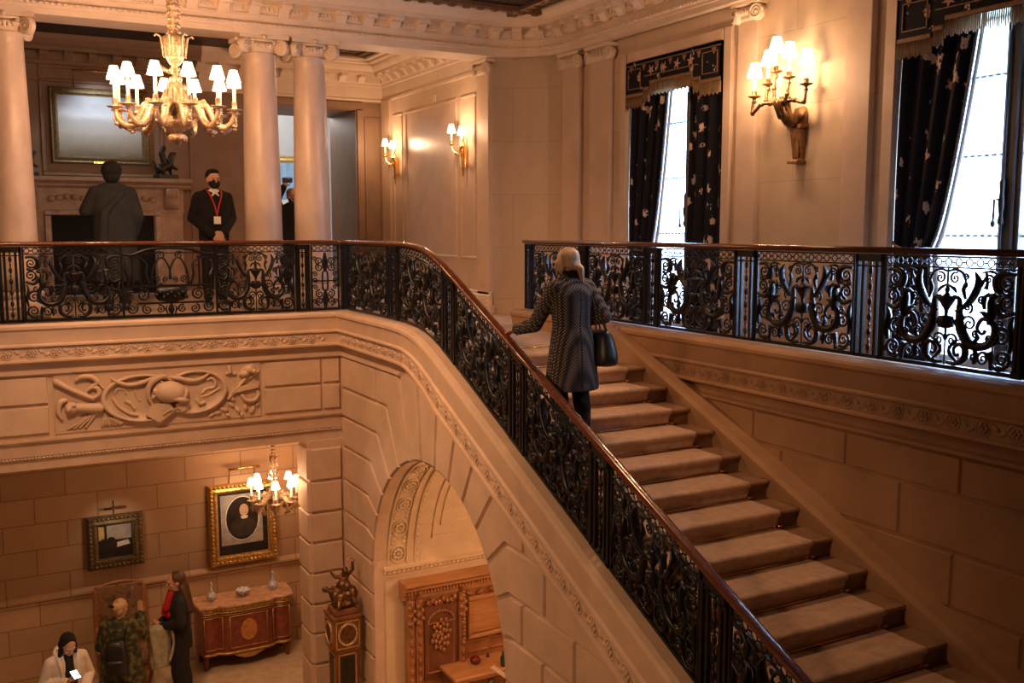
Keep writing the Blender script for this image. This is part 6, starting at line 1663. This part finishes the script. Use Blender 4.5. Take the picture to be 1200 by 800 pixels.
# 6 -- the woman with the rucksack
f = Fig('person in a green leaf-print coat seen from behind with one hand raised', (1.25, 11.96, G), -.35, 1.60,
        {1: dict(e=(.150, .06, .70), w=(.115, .13, .835), d=(.05, .1, 1), n=(-.3, -1, .0), c=.25, t=1), -1: dict(e=(-.145, .02, .64), w=(-.06, .12, .60), d=(.8, .5, .1), n=(0, -1, 0), c=.7, t=-1)}, None, .112, (-.35, -.10))
m = MB(); f.trunk(m, [(.24, .165, .120, 0), (.36, .158, .115, 0), (.50, .150, .105, 0), (.62, .138, .092, 0), (.74, .134, .086, 0), (.80, .120, .068, 0), (.838, .068, .05, .004), (.858, .052, .046, .008)], wob=.14); f.sleeve(m, .020, .06); f.vox(m, 'leaf_print_coat', 'leaf_print', .011, 3)
f.trousers(); f.shoes()
m = MB(); f.E(m, (0, -.010, .020), (.051, .060, .055), 16, 12); f.E(m, (0, -.036, -.012), (.044, .030, .040)); f.E(m, (0, -.060, .020), (.034, .026, .034)); f.vox(m, 'pinned_hair', 'hair_blonde', .008, 3)
m = MB(); f.E(m, (-.02, -.078, .03), (.030, .012, .012), 8, 6); f.put(m, 'hair_clip', 'leather_black')
bp = thing('backpack', 'dark blue-black rucksack on the back of the person in the leaf-print coat', 'bag', tuple(Vector((1.25, 11.96, G)) + Matrix.Rotation(-.35, 3, 'Z') @ Vector((0, -.125*1.6, .49*1.6))), -.35)
m = MB(); m.loft([[(rx*math.copysign(abs(math.cos(2*PI*k/20))**.6, math.cos(2*PI*k/20)), -.03 + ry*math.copysign(abs(math.sin(2*PI*k/20))**.6, math.sin(2*PI*k/20)), z) for k in range(20)] for z, rx, ry in ((0, .10, .06), (.03, .125, .085), (.18, .13, .09), (.32, .12, .08), (.39, .09, .06), (.41, .05, .03))], True, True, True); m.build('pack', M['leather_black'], bp)
m = MB(); m.loft([[(rx*math.copysign(abs(math.cos(2*PI*k/20))**.6, math.cos(2*PI*k/20)), -.115 + ry*math.copysign(abs(math.sin(2*PI*k/20))**.6, math.sin(2*PI*k/20)), z) for k in range(20)] for z, rx, ry in ((.04, .08, .02), (.06, .10, .035), (.17, .10, .035), (.20, .085, .02))], True, True, True); m.build('front_pocket', M['leather_black'], bp)
for s_ in (-1, 1):
    m = MB(); m.tube(catmull([(s_*.07, .04, .39), (s_*.10, .10, .52), (s_*.12, .22, .53), (s_*.13, .31, .44)], 6), .014, 7, flat=.5); m.build('strap', M['leather_black'], bp)

# 7 -- the visitor at the lower left corner
f = Fig('person in a cream jacket looking down at a lit phone, at the lower left corner', (.61, 11.25, G), PI + .25, 1.63,
        {1: dict(e=(.150, .01, .65), w=(.045, .150, .70), d=(-.7, .6, .25), n=(-.1, -.4, 1), c=.8, t=1), -1: dict(e=(-.150, .0, .65), w=(-.075, .120, .58), d=(.5, .6, -.3), n=(0, -1, 0), c=.7, t=-1)}, None, .110, (.05, -.5), .02)
m = MB(); f.trunk(m, [(.42, .125, .092, 0), (.54, .120, .088, 0), (.64, .112, .080, .004), (.74, .120, .080, .01), (.80, .110, .066, .015), (.838, .062, .048, .02)]); f.sleeve(m, .011, .05); f.vox(m, 'cream_jacket', 'cream_cloth', .010, 4)
m = MB(); m.capsule(V(0, .052, .82), V(0, .074, .66), .036, .044); m.capsule(V(0, .074, .66), V(.01, .080, .46), .044, .05); f.vox(m, 'top', 'trousers', .010, 2)
for s_ in (-1, 1):
    m = MB(); m.tube(catmull([(s_*.030, -.050, .862), (s_*.062, .0, .852), (s_*.060, .062, .812), (s_*.048, .092, .72), (s_*.050, .098, .60), (s_*.052, .096, .46)], 6), .014, 8); f.put(m, 'lapel', 'cream_cloth')
m = MB(); m.capsule(V(-.055, .10, .58), V(-.05, .11, .48), .035, .045); f.vox(m, 'red_pouch', 'red_cloth', .010, 2)
f.trousers(); f.shoes()
m = MB(); f.E(m, (0, -.014, .022), (.052, .060, .056), 16, 12); f.E(m, (0, -.038, -.026), (.048, .034, .060))
for s in (-1, 1): m.capsule(f.P(s*.044, .004, -.01), f.P(s*.05, .02, -.12), .017, .014)
f.vox(m, 'long_hair', 'hair_dark', .009, 3)
pq = thing('phone', 'phone with a lit white screen in the hand of the person in the cream jacket', 'phone', tuple(Vector((.61, 11.25, G)) + Matrix.Rotation(PI + .25, 3, 'Z') @ Vector((.0, .185*1.63, .745*1.63))), PI + .25)
pq.rotation_euler = (-.25, 0, PI + .25)
m = MB(); m.bbox(-.038, .038, -.076, .076, -.005, .005, .003); m.build('case', M['leather_black'], pq)
m = MB(); m.box(-.034, .034, -.070, .070, .005, .0062); m.build('screen', glow('lit_phone_screen', (.75, .85, 1.), 4.), pq)
# ------------------------------------------------------------------ light
def lamp(name, kind, loc, power, col, size=.1, rot=None, spot=None, blend=.6):
    l = D.lights.new(name, kind); l.energy = power; l.color = col
    if kind == 'AREA':
        l.shape = 'RECTANGLE'; l.size, l.size_y = size
    else: l.shadow_soft_size = size
    if kind == 'SPOT': l.spot_size = spot; l.spot_blend = blend
    o = D.objects.new(name, l); COL.objects.link(o); o.location = loc
    if rot: o.rotation_euler = rot
    return o
WARM = (1., .525, .265); WARM2 = (1., .59, .33)
def aim(o, t):
    o.rotation_euler = (Vector(t) - o.location).to_track_quat('-Z', 'Y').to_euler()
for k in range(4):
    a = PI/4 + k*PI/2; lamp('lamp', 'POINT', (CH[0] + .75*math.cos(a), CH[1] + .75*math.sin(a), CH[2] + .32), 62, WARM, .12)
for k in range(3): lamp('lamp', 'POINT', (CH2[0] + .42*math.cos(k*2.1 + .5), CH2[1] + .42*math.sin(k*2.1 + .5), CH2[2] + .30), 9, WARM, .08)
for y in (13.22, 15.90): lamp('lamp', 'POINT', (XC - .34, y, 2.45), 26, WARM2, .05)
for dy in (-.25, .05, .33): lamp('lamp', 'POINT', (XW - .38, 7.45 + dy, 2.50), 22, WARM2, .06)
for (p, t, e) in (((1.75, YK - .75, 3.30), (1.79, YK, 2.35), 55), ((1.40, 12.95, -2.50), (1.40, 13.5, -3.05), 5), ((3.06, 12.95, -2.15), (3.06, 13.5, -3.05), 11)):
    o = lamp('picture_lamp', 'SPOT', p, e, (.86, .92, 1.) if e > 50 else (1., .78, .55), .06, None, 1.7, .8); aim(o, t)
# unseen spots added to brighten balcony and stair, and the passage light
for (p, t, e) in (((.2, 7.4, 3.78), (3.2, 11.0, -1.2), 1350), ((5.15, 6.7, 3.78), (4.8, 6.4, -1.4), 300)):
    o = lamp('ceiling_fill', 'SPOT', p, e, WARM, .35, None, 1.5 if e > 500 else 1.25, .9); aim(o, t)
o = lamp('stair_wall_fill', 'SPOT', (-1.6, 4.2, 2.4), 620, WARM, .3, None, 1.0, .9); aim(o, (3.95, 6.9, -2.3))  # unseen fill added to brighten the outer wall of the stair
lamp('passage_lamp', 'POINT', (5.6, 8.4, -2.2), 62, WARM2, .25)
lamp('hall_fill', 'POINT', (.3, 9.6, -2.2), 9, WARM, .3)  # unseen fill added to keep the people in the lower hall bright
lamp('gallery_lamp', 'POINT', (5.1, 14.6, 3.3), 22, WARM, .2)
lamp('gallery_lamp', 'POINT', (5.2, 19., 3.4), 90, (1., .93, .86), .3)
for W in (W1, W2):
    o = lamp('daylight', 'AREA', (XW + .75, (W[0] + W[1])/2, 1.45), 640, (.50, .69, 1.), (1.7, 2.9)); o.rotation_euler = (0, PI/2, 0)
    aim(o, (0, (W[0] + W[1])/2, 1.2))
wd = D.worlds.new('sky'); S.world = wd; wd.use_nodes = True
bg = wd.node_tree.nodes['Background']; bg.inputs[0].default_value = (.80, .90, 1., 1); bg.inputs[1].default_value = 1.7

# ------------------------------------------------------------------ camera
cam = D.cameras.new('camera'); co_ = D.objects.new('camera', cam); COL.objects.link(co_)
cam.sensor_width = 36; cam.lens = 36*1150/1200; cam.clip_start = .05
pit = math.atan((400 - 268)/1150); yaw = math.atan((600 + 30)/math.hypot(1150, 132))
co_.location = (0, 0, 1.0); co_.rotation_euler = (PI/2 - pit, 0, -yaw)
S.camera = co_
S.view_settings.view_transform = 'Standard'; S.view_settings.look = 'None'; S.view_settings.exposure = 0.; S.view_settings.gamma = 1
S.view_settings.use_curve_mapping = False
S.cycles.use_denoising = True
S.cycles.max_bounces = 8; S.cycles.diffuse_bounces = 4; S.cycles.transparent_max_bounces = 12
S.cycles.sample_clamp_indirect = 4.
